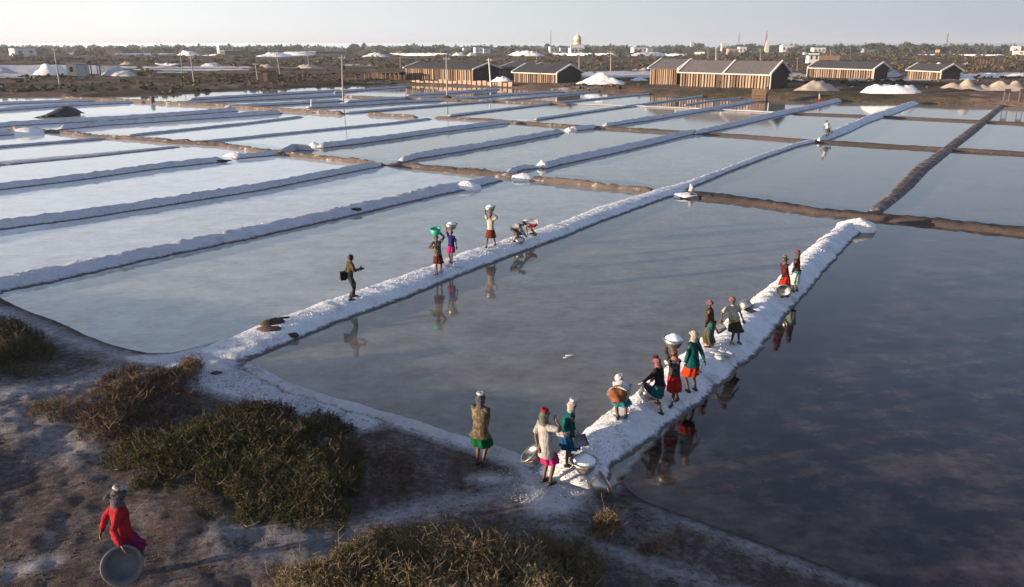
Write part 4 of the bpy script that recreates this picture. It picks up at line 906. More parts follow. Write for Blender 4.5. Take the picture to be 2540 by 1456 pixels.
# ground litter: loose clods and crumbs of salt nobody could count
rng = np.random.default_rng(5); Vc = []; Fcc = []
base = np.array([(1, 0, 0), (-1, 0, 0), (0, 1, 0), (0, -1, 0), (0, 0, 1), (0, 0, -1)], float); fc = np.array([(0, 2, 4), (2, 1, 4), (1, 3, 4), (3, 0, 4), (2, 0, 5), (1, 2, 5), (3, 1, 5), (0, 3, 5)])
def clods(name, n, mat, smin, smax, region, seed):
    rng = np.random.default_rng(seed); pl = [(p.x, p.y) for p in poly_px(region)]; xs_ = [p[0] for p in pl]; ys_ = [p[1] for p in pl]
    X_ = rng.uniform(min(xs_), max(xs_), n * 4); Y_ = rng.uniform(min(ys_), max(ys_), n * 4); ok = in_poly(X_, Y_, pl) & (fbm(X_, Y_, 1.2, seed, 3) + rng.uniform(-.5, .5, n * 4) > 0.0); X_, Y_ = X_[ok][:n], Y_[ok][:n]
    Z_ = np.array([GZ(a_, b_) for a_, b_ in zip(X_, Y_)]); ok = Z_ > .03; X_, Y_, Z_ = X_[ok], Y_[ok], Z_[ok]; sz = rng.uniform(smin, smax, (len(X_), 1, 1)) * rng.uniform(.6, 1.3, (len(X_), 6, 1))
    V_ = base[None] * sz * np.array([1, 1, .6]) + np.stack([X_, Y_, Z_ + .005], 1)[:, None]; Fa = (fc[None] + 6 * np.arange(len(X_))[:, None, None]).reshape(-1, 3)
    return np_obj(name, V_.reshape(-1, 3), Fa, M[mat], kind='stuff')
near_reg = [(-200, 800), (300, 900), (600, 930), (1000, 1070), (1400, 1180), (1560, 1240), (2150, 1450), (2200, 1600), (-400, 1700)]
clods('earth_clods', 5000, 'mud_dark', .006, .026, near_reg, 31)
clods('salt_crumbs', 4200, 'salt_grey', .006, .028, [(430, 890), (700, 850), (760, 1000), (950, 1060), (700, 1030), (480, 980)], 32)
clods('salt_crumbs', 2200, 'salt_grey', .006, .022, [(1290, 1150), (1500, 1080), (1600, 1120), (1500, 1240), (1340, 1290), (1180, 1200)], 33)

# middle distance scrub and the far woodland (masses), then the trees one can tell apart
def blobs(name, cx, cy, rad, hgt, mat, seed, per=42, size=.3, kind='stuff', parent=None, zlist=None, off=None):
    rng = np.random.default_rng(seed); n = len(cx); 
    z0 = np.array([GZ(a_, b_) for a_, b_ in zip(cx, cy)]) if zlist is None else zlist
    u = rng.normal(0, 1, (n, per, 3)); u /= np.linalg.norm(u, axis=2)[..., None]; u *= rng.uniform(.55, 1.0, (n, per, 1)); u[..., 2] = np.abs(u[..., 2])
    lob = 1 + .25 * np.sin(u[..., 0] * 5 + rng.uniform(0, 6, (n, 1))) * np.cos(u[..., 1] * 4 + rng.uniform(0, 6, (n, 1)))
    pos = np.stack([cx[:, None] + u[..., 0] * rad[:, None] * lob, cy[:, None] + u[..., 1] * rad[:, None] * lob, z0[:, None] + u[..., 2] * hgt[:, None] * lob], -1).reshape(-1, 3)
    s = (rad[:, None] * size * rng.uniform(.6, 1.4, (n, per))).reshape(-1, 1)
    a = rng.normal(0, 1, pos.shape); a /= np.linalg.norm(a, axis=1)[:, None]; b = np.cross(a, rng.normal(0, 1, pos.shape)); b /= np.linalg.norm(b, axis=1)[:, None]
    V_ = np.stack([pos - a * s, pos + b * s, pos + a * s, pos - b * s * .9], 1).reshape(-1, 3)
    if off is not None: V_ = V_ - np.array(off)
    return np_obj(name, V_, np.arange(len(V_)).reshape(-1, 4), M[mat], parent, kind=kind, k=4)
rng = np.random.default_rng(8)
n = 5200; yy = 128 + 100 * rng.uniform(0, 1, n) ** 1.3; xx = rng.uniform(-150, 2700, n)
pts = []
for x_, y_ in zip(xx, yy):
    shore_y = np.interp(x_, [q[0] for q in shore_far], [q[1] for q in shore_far]) - 6
    if y_ > shore_y: continue
    if any(a_[1] - 8 < x_ < a_[2] + 8 and a_[3] - 2 - a_[4] * .4 < y_ < a_[3] + 2 for a_ in HEAPS): continue
    if any(x0 - 4 < x_ < x1 + 4 and y0 < y_ < y1 for x0, x1, y0, y1 in ((1000, 1240, 186, 215), (1230, 1400, 186, 214), (1600, 1925, 195, 228), (1998, 2180, 184, 204), (2240, 2345, 186, 206), (0, 340, 160, 190), (380, 620, 166, 184), (1440, 1620, 186, 206))): continue
    p = P(x_, y_, .5)
    if fbm(np.array([p.x]), np.array([p.y]), .03, 3, 3)[0] + rng.uniform(-.25, .45) < 0: continue
    pts.append((p.x, p.y, math.hypot(p.x, p.y)))
pts = np.array(pts); rad = rng.uniform(.35, 1.0, len(pts)) * np.clip(pts[:, 2] / 260, .8, 3.2)
blobs('scrub', pts[:, 0], pts[:, 1], rad, rad * rng.uniform(.55, 1.0, len(pts)), 'leaf_mid', 41, per=26, size=.34)
n = 2900; az = rng.uniform(-40, 40, n); dist = rng.uniform(1250, 3300, n); dist = np.where(rng.uniform(0, 1, n) < .06, rng.uniform(950, 1250, n), dist)
cx = np.sin(np.radians(az)) * dist; cy = np.cos(np.radians(az)) * dist; keep_ = fbm(cx, cy, .006, 2, 3) + rng.uniform(-.3, .6, n) > 0; cx, cy, dist = cx[keep_], cy[keep_], dist[keep_]
rad = rng.uniform(5.0, 10, len(cx)) * np.clip(dist / 1500, .45, 1.25); blobs('woodland', cx, cy, rad, rad * rng.uniform(.8, 1.25, len(cx)), 'leaf_far', 42, per=60, size=.26)
def tree(label, x, yt, w_px, dist, seed, group=None, palm=False, name='broadleaf_tree'):
    dist *= 1.38; b = Pd(x, dist); b.z = GZ(b.x, b.y); k = math.hypot(b.x, b.y) / 2075.0; h = zat(b, yt) - b.z; w = w_px * k / 2
    t = thing('palm_tree' if palm else name, label, 'tree', b, 0, group); r_ = random.Random(seed); q = MB()
    if palm:
        q.tube([(0, 0, -.5), (r_.uniform(-.5, .5), 0, h * .5), (r_.uniform(-.4, .4), 0, h * .88)], [.4, .3, .22], 7).build('trunk', M['bark'], t)
        v = []; f = []
        for i in range(26):
            a_ = r_.uniform(0, 6.28); el = r_.uniform(-.5, 1.3); ln = w * r_.uniform(.8, 1.2); wd = ln * .22
            d1 = Vector((math.cos(a_) * math.cos(el), math.sin(a_) * math.cos(el), math.sin(el))); sd_ = Vector((-math.sin(a_), math.cos(a_), 0)) * wd; o_ = Vector((0, 0, h * .88))
            m_ = o_ + d1 * ln * .6 + Vector((0, 0, .1)); e_ = o_ + d1 * ln - Vector((0, 0, ln * .25)); b_ = len(v)
            v += [o_, m_ - sd_, e_, m_ + sd_]; f += [(b_, b_ + 1, b_ + 2, b_ + 3)]
        q = MB(); q.add(v, f); q.build('crown', M['leaf_far'], t); return t
    q.tube([(0, 0, -.5), (r_.uniform(-.3, .3), 0, h * .25), (0, 0, h * .5)], [w * .10 + .2, w * .07 + .15, .15], 8)
    for i in range(5):
        a_ = r_.uniform(0, 6.28); q.tube([(0, 0, h * .22), (math.cos(a_) * w * .35, math.sin(a_) * w * .35, h * .45), (math.cos(a_) * w * .6, math.sin(a_) * w * .6, h * .68)], [w * .05 + .08, w * .035 + .05, .05], 5)
    q.build('trunk', M['bark'], t)
    n_ = 9; rr = np.random.default_rng(seed); a_ = rr.uniform(0, 6.28, n_); rd = rr.uniform(0, .62, n_) * w; rd[0] = 0
    ccx, ccy = np.cos(a_) * rd, np.sin(a_) * rd; cr = rr.uniform(.36, .55, n_) * w; ch = np.full(n_, h * .42) * rr.uniform(.7, 1.0, n_); cz = np.full(n_, h * .32) + rr.uniform(0, .28, n_) * h; ch = np.minimum(ch, h - cz)
    ch[0] = h * .5; cz[0] = h * .5
    blobs('crown', ccx, ccy, cr, ch, 'leaf_far', seed, per=70, size=.2, kind=None, parent=t, zlist=cz); return t
TREES = [('tall dark tree, left one of the highest clump on the right horizon', 2155, 106, 44, 900), ('highest dark tree of the clump on the right horizon', 2182, 104, 40, 900), ('round dark tree in the gap of the highest right clump', 2212, 110, 40, 910),
 ('bulky dark tree right of the gap in the highest clump', 2248, 105, 52, 900), ('broad rounded tree right of the highest clump', 2296, 109, 66, 850), ('low wide tree left of the slim right mast', 2330, 114, 40, 880),
 ('rounded tree just right of the slim right mast', 2378, 111, 50, 860), ('bushy dark tree left of the highest right clump', 2083, 110, 46, 950), ('small dark tree between the white house and the highest clump', 2108, 114, 34, 950),
 ('dark tree above the long low right hut', 2042, 113, 30, 1000), ('dark tree left of the temple tower', 1858, 108, 40, 1150), ('dark tree at the left foot of the temple tower', 1885, 111, 30, 1150), ('dark tree right of the temple tower', 1925, 112, 40, 1150),
 ('small dark tree above the biggest hut, by the little white house', 1732, 107, 36, 1200), ('dark tree above the left part of the biggest hut', 1652, 113, 34, 1150), ('dark tree on the horizon right of the long white buildings', 1688, 112, 44, 1150),
 ('bushy tree left of the lattice mast by the dome', 1192, 110, 36, 1000), ('spiky dark tree on the horizon above the longest heap row', 903, 105, 18, 1100), ('dark rounded tree left of the spiky one', 880, 108, 38, 1100),
 ('broad dark tree right of the spiky one', 942, 111, 44, 1100), ('wide tree cluster crown above the long hut', 1010, 111, 50, 1100), ('dark tree over the left white heaps', 742, 110, 34, 1050), ('rounded dark tree above the dark left shed', 700, 113, 40, 1050),
 ('dark rounded tree on the horizon left of the grey white building', 438, 111, 26, 950), ('low rounded tree left of centre on the left horizon', 300, 113, 34, 950), ('small dark tree right of the white box building', 100, 116, 34, 800), ('tree at the far left edge of the horizon', 14, 116, 40, 900),
 ('dark tree right of the dome', 1500, 113, 36, 1200), ('low dark tree between the dome and the mast', 1400, 113, 22, 1250), ('dark tree just right of the long far heap row', 1090, 112, 36, 1100), ('dark tree left of the long far heap row', 620, 115, 36, 1000)]
for i, (lab, x, yt, w, d) in enumerate(TREES): tree(lab, x, yt, w, d, 100 + i)
tree('palm tree with a round head, left of the three on the right horizon', 2420, 109, 12, 900, 201, 'palms on the right horizon', True)
tree('middle palm tree of the three on the right horizon', 2435, 108, 10, 900, 202, 'palms on the right horizon', True)
tree('rightmost palm tree of the three on the right horizon', 2447, 112, 9, 900, 203, 'palms on the right horizon', True)
bank_b = [(1400, 1125), (1500, 1030), (1600, 960), (1700, 885), (1800, 805), (1900, 720), (2000, 635), (2100, 560), (2135, 570), (2050, 665), (1950, 780), (1860, 880), (1740, 1000), (1600, 1090), (1500, 1190), (1420, 1200)]
clods('salt_crumbs', 5200, 'salt', .010, .045, bank_b, 34)
bank_a = [(620, 850), (820, 760), (1000, 690), (1200, 622), (1400, 556), (1640, 475), (1640, 492), (1400, 580), (1200, 655), (1000, 735), (820, 805), (660, 875)]
clods('salt_crumbs', 5200, 'salt', .010, .038, bank_a, 35)
clods('salt_crumbs', 900, 'salt_clean', .03, .10, [(600, 566), (700, 545), (880, 505), (910, 500), (900, 512), (760, 545), (620, 580)], 36)  # whiter crumbs put the sunlit bits of the crest into the colour
# ---------------------------------------------------------------- basins and tools
M['alu'], n_, l_, b_ = new_mat('aluminium', 0.40, 0.5, 0.9)
l_.new(ramp(n_, l_, noise_node(n_, l_, 9, 4, .6), [(0.3, (0.22, 0.21, 0.19)), (0.7, (0.46, 0.45, 0.42))]), b_.inputs['Base Color'])
M['green_plastic'] = plain('green_plastic', (0.02, 0.36, 0.20), 0.4, 0.08, 8.0, 0.5)
M['grey_plastic'] = plain('grey_plastic', (0.115, 0.115, 0.125), 0.6, 0.15, 8.0)
M['metal_dark'] = plain('dark_iron', (0.05, 0.048, 0.05), 0.5, 0.25, 12.0, 0.5)
M['sheet'] = plain('dull_sheet_metal', (0.20, 0.19, 0.19), 0.45, 0.2, 7.0, 0.6, 0.5)
M['heapsalt'] = plain('loose_salt', (0.80, 0.80, 0.82), 0.7, 0.07, 30.0, bumpd=.01)
def frame_to(axis, loc=(0, 0, 0)):
    return Matrix.Translation(loc) @ Vector(axis).normalized().to_track_quat('Z', 'Y').to_matrix().to_4x4()
def basin(label, base, axis=(0, 0, 1), r=.25, h=.24, rb=.155, mat='alu', fill=0.0, fill_label=None, handles=True, name='basin', cat='basin'):
    """open conical basin; base = centre of its bottom, axis = direction it opens to"""
    T = frame_to(axis); t = thing(name, label, cat, base); t.rotation_mode = 'QUATERNION'; t.rotation_quaternion = Vector(axis).normalized().to_track_quat('Z', 'Y')
    w = .012
    MB().lathe([(.001, 0), (rb * .8, 0), (rb, .015), (rb + (r - rb) * .5, h * .5), (r - .005, h - .01), (r - w - .004, h - .01), (rb + (r - rb) * .5 - w, h * .5), (rb - w, .025), (.001, .018)], 36).build('bowl', M[mat], t, True)
    MB().lathe([(r - w, h - .012), (r + .022, h - .010), (r + .028, h), (r + .02, h + .008), (r - w, h + .004)], 36).build('rim', M[mat], t, True)
    if handles:
        for s_ in (-1, 1):
            c_ = [(s_ * (r - .012 + .035 * math.sin(a)), .055 * math.cos(a), h * .78 - .012 * math.sin(a)) for a in [math.pi * k / 6 for k in range(7)]]
            MB().tube(c_, .007, 6).build('handle', M[mat], t)
    if fill:
        n = 26; m = 9; v = []; f = []
        for j in range(m + 1):
            q = 1 - j / m
            for i in range(n):
                a = 2 * math.pi * i / n; rr = (r - .015) * q * (1.0 + (.04 * nz(i * .7, j, 2) if j else 0))
                v.append((rr * math.cos(a), rr * math.sin(a), h - .02 + fill * (1 - q ** 1.5) + .012 * nz(rr * 30 * math.cos(a), rr * 30 * math.sin(a), 1)))
        for j in range(m):
            for i in range(n): f.append((j * n + i, j * n + (i + 1) % n, (j + 1) * n + (i + 1) % n, (j + 1) * n + i))
        o = mesh_obj('salt_load', v, f + [tuple(range(n))[::-1], tuple(m * n + i for i in range(n))], M['heapsalt'], smooth=True, loc=base); o.rotation_mode = 'QUATERNION'; o.rotation_quaternion = t.rotation_quaternion.copy()
        tag(o, fill_label, 'salt heap')
    return t

# ---------------------------------------------------------------- people
def cloth(name, col, dark=None, col2=None, scale=14, pat=0.5):
    m, n, l, b = new_mat(name, 0.9, 0.1)
    f = noise_node(n, l, scale * .8, 5, 0.65); lo = tuple(c * .5 for c in col)
    c = ramp(n, l, f, [(0.35, lo), (0.65, col)])
    if col2:
        g = noise_node(n, l, scale * 1.1, 2, 0.4); k = ramp(n, l, g, [(pat - .03, (0, 0, 0)), (pat + .03, (1, 1, 1))]); c = mix(n, l, k, c, col2)
    l.new(c, b.inputs['Base Color']); w = noise_node(n, l, 13, 4, .62, stretch=(1.6, 1.6, .7)); bump(n, l, b, w, 1.0, .035)
    return m
M['skin'] = plain('dark_skin', (0.085, 0.045, 0.028), 0.55, 0.12, 10)
M['eye'] = plain('eye', (0.5, 0.48, 0.45), 0.3, 0.02); M['lip'] = plain('lip', (0.10, 0.03, 0.025), 0.5, 0.05); M['hair'] = plain('black_hair', (0.012, 0.010, 0.010), 0.6, 0.2, 40)
M['rubber'] = plain('dark_rubber_shoe', (0.022, 0.020, 0.022), 0.5, 0.15, 9); M['glove'] = cloth('white_glove', (0.72, 0.70, 0.68))

def ik(a, c, l1, l2, pole):
    """joint between a and c with bone lengths l1, l2, bent towards pole; c is pulled in when out of reach"""
    d = c - a; D_ = d.length
    if D_ > (l1 + l2) * .995: c = a + d.normalized() * (l1 + l2) * .995; d = c - a; D_ = d.length
    u = d.normalized(); x = (l1 * l1 - l2 * l2 + D_ * D_) / (2 * D_); h = math.sqrt(max(0, l1 * l1 - x * x))
    p = pole - u * pole.dot(u); p = p.normalized() if p.length > 1e-5 else Vector((0, 1, 0)); return a + u * x + p * h, c
def loft(rings, n=22, cap0=False, cap1=False, wr=0.0, seed=0.0, pleat=None):
    """rings: (centre, side, front, rx, ry)"""
    v = []; f = []
    for j, (c, s, fr, rx, ry) in enumerate(rings):
        pl = 0 if pleat is None else pleat[j]
        for i in range(n):
            a = 2 * math.pi * i / n; p = c + s * (rx * math.cos(a)) + fr * (ry * math.sin(a)); o_ = (s * math.cos(a) + fr * math.sin(a))
            k = wr * noise.noise(p * 9 + Vector((seed, 0, 0))) + wr * .6 * noise.noise(p * 21 + Vector((0, seed, 0)))
            if pl: k += pl * math.sin(a * 9 + seed + 1.3 * math.sin(a * 2 + seed))
            v.append(p + o_ * k)
    for j in range(len(rings) - 1):
        for i in range(n): f.append((j * n + i, j * n + (i + 1) % n, (j + 1) * n + (i + 1) % n, (j + 1) * n + i))
    if cap0: f.append(tuple(range(n))[::-1])
    if cap1: f.append(tuple((len(rings) - 1) * n + i for i in range(n)))
    return v, f
def W_(px, py, B, off=0.0):
    n = Vector((-B.x, -B.y, 0)).normalized(); d = ray(px, py); e = Vector((0, 0, H)); t_ = (B + n * off - e).dot(n) / d.dot(n); return e + d * t_

def person(label, feet, top, face, hands, shirt, skirt, head, shirt_hem, skirt_hem, pelvis=None, neck=None, size=None, sleeves=1.0, flare=1.0, look=None, group=None,
           scarf='scarf', pad=None, skirt2=None, gloves=(0, 0), trousers=None, hair=False, drape=True, base=None, tail=False, bare=False, hat_h=1.0, lift=(0, 0)):
    """feet/top/hands/pelvis/neck are read off the frame; face = compass heading the person faces (0 = away from the camera, 90 = right)"""
    f0 = [G(*q) for q in feet] if base is None else base; f0 = [p.copy() for p in f0]; B = (f0[0] + f0[1]) / 2
    a = R(face); fw = Vector((math.sin(a), math.cos(a), 0)); rt = Vector((fw.y, -fw.x, 0)); up = Vector((0, 0, 1))
    T_ = W_(top[0], top[1], B); s = (T_.z - B.z) / 1.62 if size is None else size
    for i in (0, 1): f0[i].z += lift[i]
    pel = W_(pelvis[0], pelvis[1], B, pelvis[2] if len(pelvis) > 2 else 0) if pelvis else Vector(((B.x * .55 + T_.x * .45), (B.y * .55 + T_.y * .45), B.z + .84 * s))
    nk = W_(neck[0], neck[1], B, neck[2] if len(neck) > 2 else 0) if neck else T_ - up * .25 * s
    T_ = W_(top[0], top[1], B, neck[2] if neck and len(neck) > 2 else 0)
    # keep human spine length
    sp = nk - pel; L0 = .50 * s
    if sp.length > L0 * 1.08 or sp.length < L0 * .8:
        if size is not None:      # bent figures: restore the missing length along the facing direction
            h2 = max(0, L0 * L0 - sp.length_squared); nk = nk + fw * math.sqrt(h2) * 0.8; sp = nk - pel
        sp = sp.normalized() * L0; nk = pel + sp if size is None or sp.length > L0 * 1.08 else nk
    u = (nk - pel).normalized(); side = (rt - u * rt.dot(u)).normalized(); front = u.cross(side) * -1
    if front.dot(fw) < 0 and u.z > .3: front = -front
    front = side.cross(u) * -1; 
    if front.dot(fw - u * fw.dot(u)) < 0: front = -front
    hd = (T_ - nk); hd = hd.normalized() if hd.length > .05 else u
    hc = nk + hd * .145 * s                                     # centre of the head
    lk = R(look if look is not None else face); hf = Vector((math.sin(lk), math.cos(lk), 0)); hf = (hf - hd * hf.dot(hd)).normalized(); hs = hd.cross(hf) * -1
    # joints; feet are matched to the nearer hip
    hipL, hipR = pel - side * .085 * s, pel + side * .085 * s
    if (f0[0] - hipL).xy.length + (f0[1] - hipR).xy.length > (f0[1] - hipL).xy.length + (f0[0] - hipR).xy.length: f0 = [f0[1], f0[0]]
    ankL, ankR = f0[0] + up * .075 * s, f0[1] + up * .075 * s
    kneeL, ankL = ik(hipL, ankL, .40 * s, .40 * s, fw + side * -.15); kneeR, ankR = ik(hipR, ankR, .40 * s, .40 * s, fw + side * .15)
    shL, shR = nk - u * .055 * s - side * .165 * s, nk - u * .055 * s + side * .165 * s
    H_ = []
    for k, hnd in enumerate(hands):
        H_.append(W_(hnd[0], hnd[1], B, hnd[2] if len(hnd) > 2 else 0))
    dn = -up * .5 - fw * .8
    def elbow_pole(sh, h_, sg): return (Vector((0, 0, -.6)) - fw * .5 + side * sg * .7) if h_.z < sh.z + .1 else (side * sg * 1.0 + fw * .15 - up * .1)
    elL, wrL = ik(shL, H_[0], .265 * s, .245 * s, elbow_pole(shL, H_[0], -1)); elR, wrR = ik(shR, H_[1], .265 * s, .245 * s, elbow_pole(shR, H_[1], 1))
    t = thing('person', label, 'person', B, 0, group)
    # -- body: one skinned surface
    V_ = []; E_ = []; Rr = []
    def add(p, r, parent=None):
        V_.append(p - B); Rr.append(r * s)
        if parent is not None: E_.append((parent, len(V_) - 1))
        return len(V_) - 1
    i0 = add(pel, .105); i1 = add(pel.lerp(nk, .35), .095, i0); i2 = add(pel.lerp(nk, .72), .112, i1); i3 = add(nk - u * .04 * s, .07, i2); i4 = add(nk + hd * .045 * s, .045, i3); add(hc, .06, i4)
    for hp, kn, an in ((hipL, kneeL, ankL), (hipR, kneeR, ankR)):
        h_ = add(hp - up * .03 * s, .078, i0); m_ = add(hp.lerp(kn, .5), .066, h_); k_ = add(kn, .048, m_); c_ = add(kn.lerp(an, .35), .049, k_); a_ = add(an, .031, c_)
        toe = an + fw * .13 * s - up * .045 * s; add(toe, .026, a_)
    for sh, el, wr_, h_tgt in ((shL, elL, wrL, 0), (shR, elR, wrR, 1)):
        s_ = add(sh, .052, i3); u_ = add(sh.lerp(el, .5), .043, s_); e_ = add(el, .035, u_); f_ = add(el.lerp(wr_, .4), .034, e_); add(wr_, .024, f_)
    me = bpy.data.meshes.new('body'); me.from_pydata([tuple(v) for v in V_], E_, []); ob = bpy.data.objects.new('body', me); C.objects.link(ob)
    md = ob.modifiers.new('skin', 'SKIN'); md.use_smooth_shade = True; md.branch_smoothing = .4
    for i, v in enumerate(me.skin_vertices[0].data): v.radius = (Rr[i], Rr[i]); v.use_root = (i == 0)
    sb = ob.modifiers.new('smooth', 'SUBSURF'); sb.levels = 1; sb.render_levels = 1
    bpy.context.view_layer.update(); dg = bpy.context.evaluated_depsgraph_get(); m2 = bpy.data.meshes.new_from_object(ob.evaluated_get(dg)); bpy.data.objects.remove(ob)
    bv = [v.co.copy() for v in m2.vertices]; bf = [tuple(p.vertices) for p in m2.polygons]; bm_i = [0] * len(bf)
    def addb(v, f, mi=0):
        b0 = len(bv); bv.extend([Vector(q) - B for q in v]); bf.extend([tuple(b0 + i for i in q) for q in f]); bm_i.extend([mi] * len(f))
    # head with brow, nose, lips, chin and ears
    n, m = 20, 14; v = []
    for j in range(m + 1):
        ph = math.pi * j / m
        for i in range(n):
            th = 2 * math.pi * i / n; x, y, z = math.sin(ph) * math.cos(th), math.sin(ph) * math.sin(th), math.cos(ph)
            X_, Y_, Z_ = x * .072, y * .090, z * .112
            if z < -.1: X_ *= 1 + .28 * (z + .1); Y_ *= (1 + .12 * (z + .1)) if y > 0 else (1 + .35 * (z + .1))
            if y > .75 and abs(x) < .3: Y_ += .022 * max(0, 1 - abs(z + .18) * 4.2) * (1 - abs(x) / .3)
            if y > .6 and .12 < abs(x) < .55: Y_ -= .012 * max(0, 1 - abs(z - .1) * 6)
            if y > .7 and abs(x) < .4: Y_ += .006 * max(0, 1 - abs(z + .5) * 7)
            v.append(hc + (hs * X_ + hf * Y_ + hd * Z_) * s)
    f = [(j * n + i, j * n + (i + 1) % n, (j + 1) * n + (i + 1) % n, (j + 1) * n + i) for j in range(m) for i in range(n)]
    addb(v, f)
    def ell(c, ax, ay, az, ru, rv, rw, n=8, m=6):
        v = []
        for j in range(m + 1):
            for i in range(n):
                ph = math.pi * j / m; th = 2 * math.pi * i / n; v.append(c + ax * (ru * math.sin(ph) * math.cos(th)) + ay * (rv * math.sin(ph) * math.sin(th)) + az * (rw * math.cos(ph)))
        return v, [(j * n + i, j * n + (i + 1) % n, (j + 1) * n + (i + 1) % n, (j + 1) * n + i) for j in range(m) for i in range(n)]
    for sg in (-1, 1):
        addb(*ell(hc + (hs * sg * .073 - hf * .003 - hd * .008) * s, hs, hf, hd, .010 * s, .018 * s, .030 * s))
        addb(*ell(hc + (hs * sg * .027 + hf * .077 + hd * .013) * s, hs, hf, hd, .013 * s, .008 * s, .007 * s), mi=1)
    addb(*ell(hc + (hf * .083 - hd * .056) * s, hs, hf, hd, .022 * s, .008 * s, .008 * s), mi=2)
    # hands: palm and five bent fingers
    gv = []; gf = []
    for k, (el, wr_) in enumerate(((elL, wrL), (elR, wrR))):
        d = (wr_ - el).normalized(); ref = fw if abs(d.dot(fw)) < .85 else up; w_ = d.cross(ref).normalized(); nrm = w_.cross(d)
        sg = -1 if k == 0 else 1
        if nrm.dot(-side * sg + fw * .3) < 0: nrm = -nrm; 
        hv, hf_ = [], []
        def hadd(v, f): b0 = len(hv); hv.extend(v); hf_.extend([tuple(b0 + i for i in q) for q in f])
        hadd(*loft([(wr_ - d * .02 * s, w_, nrm, .022 * s, .017 * s), (wr_ + d * .02 * s, w_, nrm, .032 * s, .016 * s), (wr_ + d * .06 * s, w_, nrm, .040 * s, .016 * s), (wr_ + d * .085 * s, w_, nrm, .040 * s, .013 * s)], 12, True, True))
        for q, ln in ((-1.5, .066), (-.5, .076), (.5, .071), (1.5, .056)):
            b0 = wr_ + d * .078 * s + w_ * q * .019 * s; p1 = b0 + d * ln * .45 * s + nrm * .008 * s; p2 = p1 + (d * .75 + nrm * .66) * ln * .33 * s; p3 = p2 + (d * .35 + nrm * .94) * ln * .25 * s
            tb = MB().tube([b0, p1, p2, p3], [.0098 * s, .0092 * s, .0085 * s, .0065 * s], 6); hadd([Vector(x) for x in tb.v], tb.f)
        b0 = wr_ + d * .03 * s + w_ * (-.028) * s; p1 = b0 + (d * .55 - w_ * .75 + nrm * .2) * .036 * s; p2 = p1 + (d * .85 - w_ * .25 + nrm * .45) * .030 * s
        tb = MB().tube([b0, p1, p2], [.012 * s, .0105 * s, .008 * s], 6); hadd([Vector(x) for x in tb.v], tb.f)
        if gloves[k]: mesh_obj('glove', [q - B for q in hv], hf_, M['glove'], t, True)
        else: addb(hv, hf_)
    me = bpy.data.meshes.new('body'); me.from_pydata([tuple(v) for v in bv], [], bf)
    for mm in ('skin', 'eye', 'lip'): me.materials.append(M[mm])
    me.polygons.foreach_set('material_index', bm_i); me.polygons.foreach_set('use_smooth', [True] * len(bf)); me.update()
    o = bpy.data.objects.new('body', me); C.objects.link(o); o.parent = t
    # -- shirt: torso and sleeves
    zs = W_(pel.x and feet[0][0], shirt_hem, B).z if shirt_hem else pel.z - .05
    seed = random.random() * 60; q = MB(); rings = []
    hem_drop = max(0.0, pel.z - zs)
    bend = max(0, 1 - u.z)
    if hem_drop > .02: rings.append((pel - (up * (1 - bend) + u * bend) * hem_drop + Vector((0, 0, 0)), side, front, .185 * s * flare ** .5, .150 * s * flare ** .5)); rings.append((pel - (up * (1 - bend) + u * bend) * hem_drop * .45, side, front, .178 * s, .146 * s))
    for tt, rx, ry in ((0.0, .172, .140), (.2, .158, .126), (.42, .158, .122), (.64, .172, .128), (.80, .182, .124), (.90, .165, .105), (.97, .105, .082), (1.03, .062, .058)):
        rings.append((pel.lerp(nk, tt) , side, front, rx * s, ry * s))
    q.add(*loft(rings, 26, wr=.022 * s, seed=seed))
    for sh, el, wr_ in ((shL, elL, wrL), (shR, elR, wrR)):
        if bare: break
        inn = sh.lerp(nk - u * .07 * s, .45); pts = [inn, sh, sh.lerp(el, .5), el] if sleeves > .6 else [inn, sh, sh.lerp(el, .45), sh.lerp(el, .85)]
        rd = [.074, .070, .060, .053] if sleeves > .6 else [.074, .074, .068, .066]
        if sleeves > .6: pts += [el.lerp(wr_, .5), el.lerp(wr_, .55 + .42 * min(1, sleeves))]; rd += [.047, .040]
        v, f = [], []; tb = MB(); P_ = [p for p in pts]
        tb.tube(P_, [r_ * s for r_ in rd], 12); vv = []
        for p in tb.v: p = Vector(p); vv.append(p + Vector((1, 1, 1)) * 0 + (noise.noise_vector(p * 11 + Vector((seed, 0, 0))) * .012 * s))
        q.add(vv, tb.f)
    q.v = [tuple(Vector(p) - B) for p in q.v]; q.build('shirt', M[shirt], t, True)
    # -- skirt, lungi or trousers
    if trousers:
        q = MB(); q.add(*loft([(pel + u * .10 * s, side, front, .150 * s, .118 * s), (pel, side, front, .165 * s, .135 * s), (pel - up * .09 * s, side, front, .150 * s, .125 * s)], 18, True, True, .01, seed))
        for hp, kn, an in ((hipL, kneeL, ankL), (hipR, kneeR, ankR)):
            tb = MB().tube([hp, hp.lerp(kn, .5), kn, kn.lerp(an, .5), kn.lerp(an, .93)], [.098 * s, .086 * s, .070 * s, .062 * s, .060 * s], 12); q.add([tuple(Vector(p) + noise.noise_vector(Vector(p) * 12) * .012 * s) for p in tb.v], tb.f)
        q.v = [tuple(Vector(p) - B) for p in q.v]; q.build('trousers', M[trousers], t, True)
    else:
        zh = W_(feet[0][0], skirt_hem, B).z; kc = (kneeL + kneeR) / 2; fc_ = (ankL + ankR) / 2
        zt = pel.z + .02 * s; drop = max(.12, zt - zh)
        def cen(z):
            q_ = (pel.z - z) / max(.05, pel.z - kc.z); return pel.lerp(kc, min(1, max(0, q_)) * .8) if q_ <= 1 else kc.lerp(fc_, min(1, (z - kc.z) / (fc_.z - kc.z + 1e-6)) * .8)
        half = (kneeL - kneeR).length * .5
        rings = [(pel + u * .10 * s, side, front, .140 * s, .108 * s), (pel + u * .03 * s, side, front, .150 * s, .118 * s)]; pl = [0, .0]
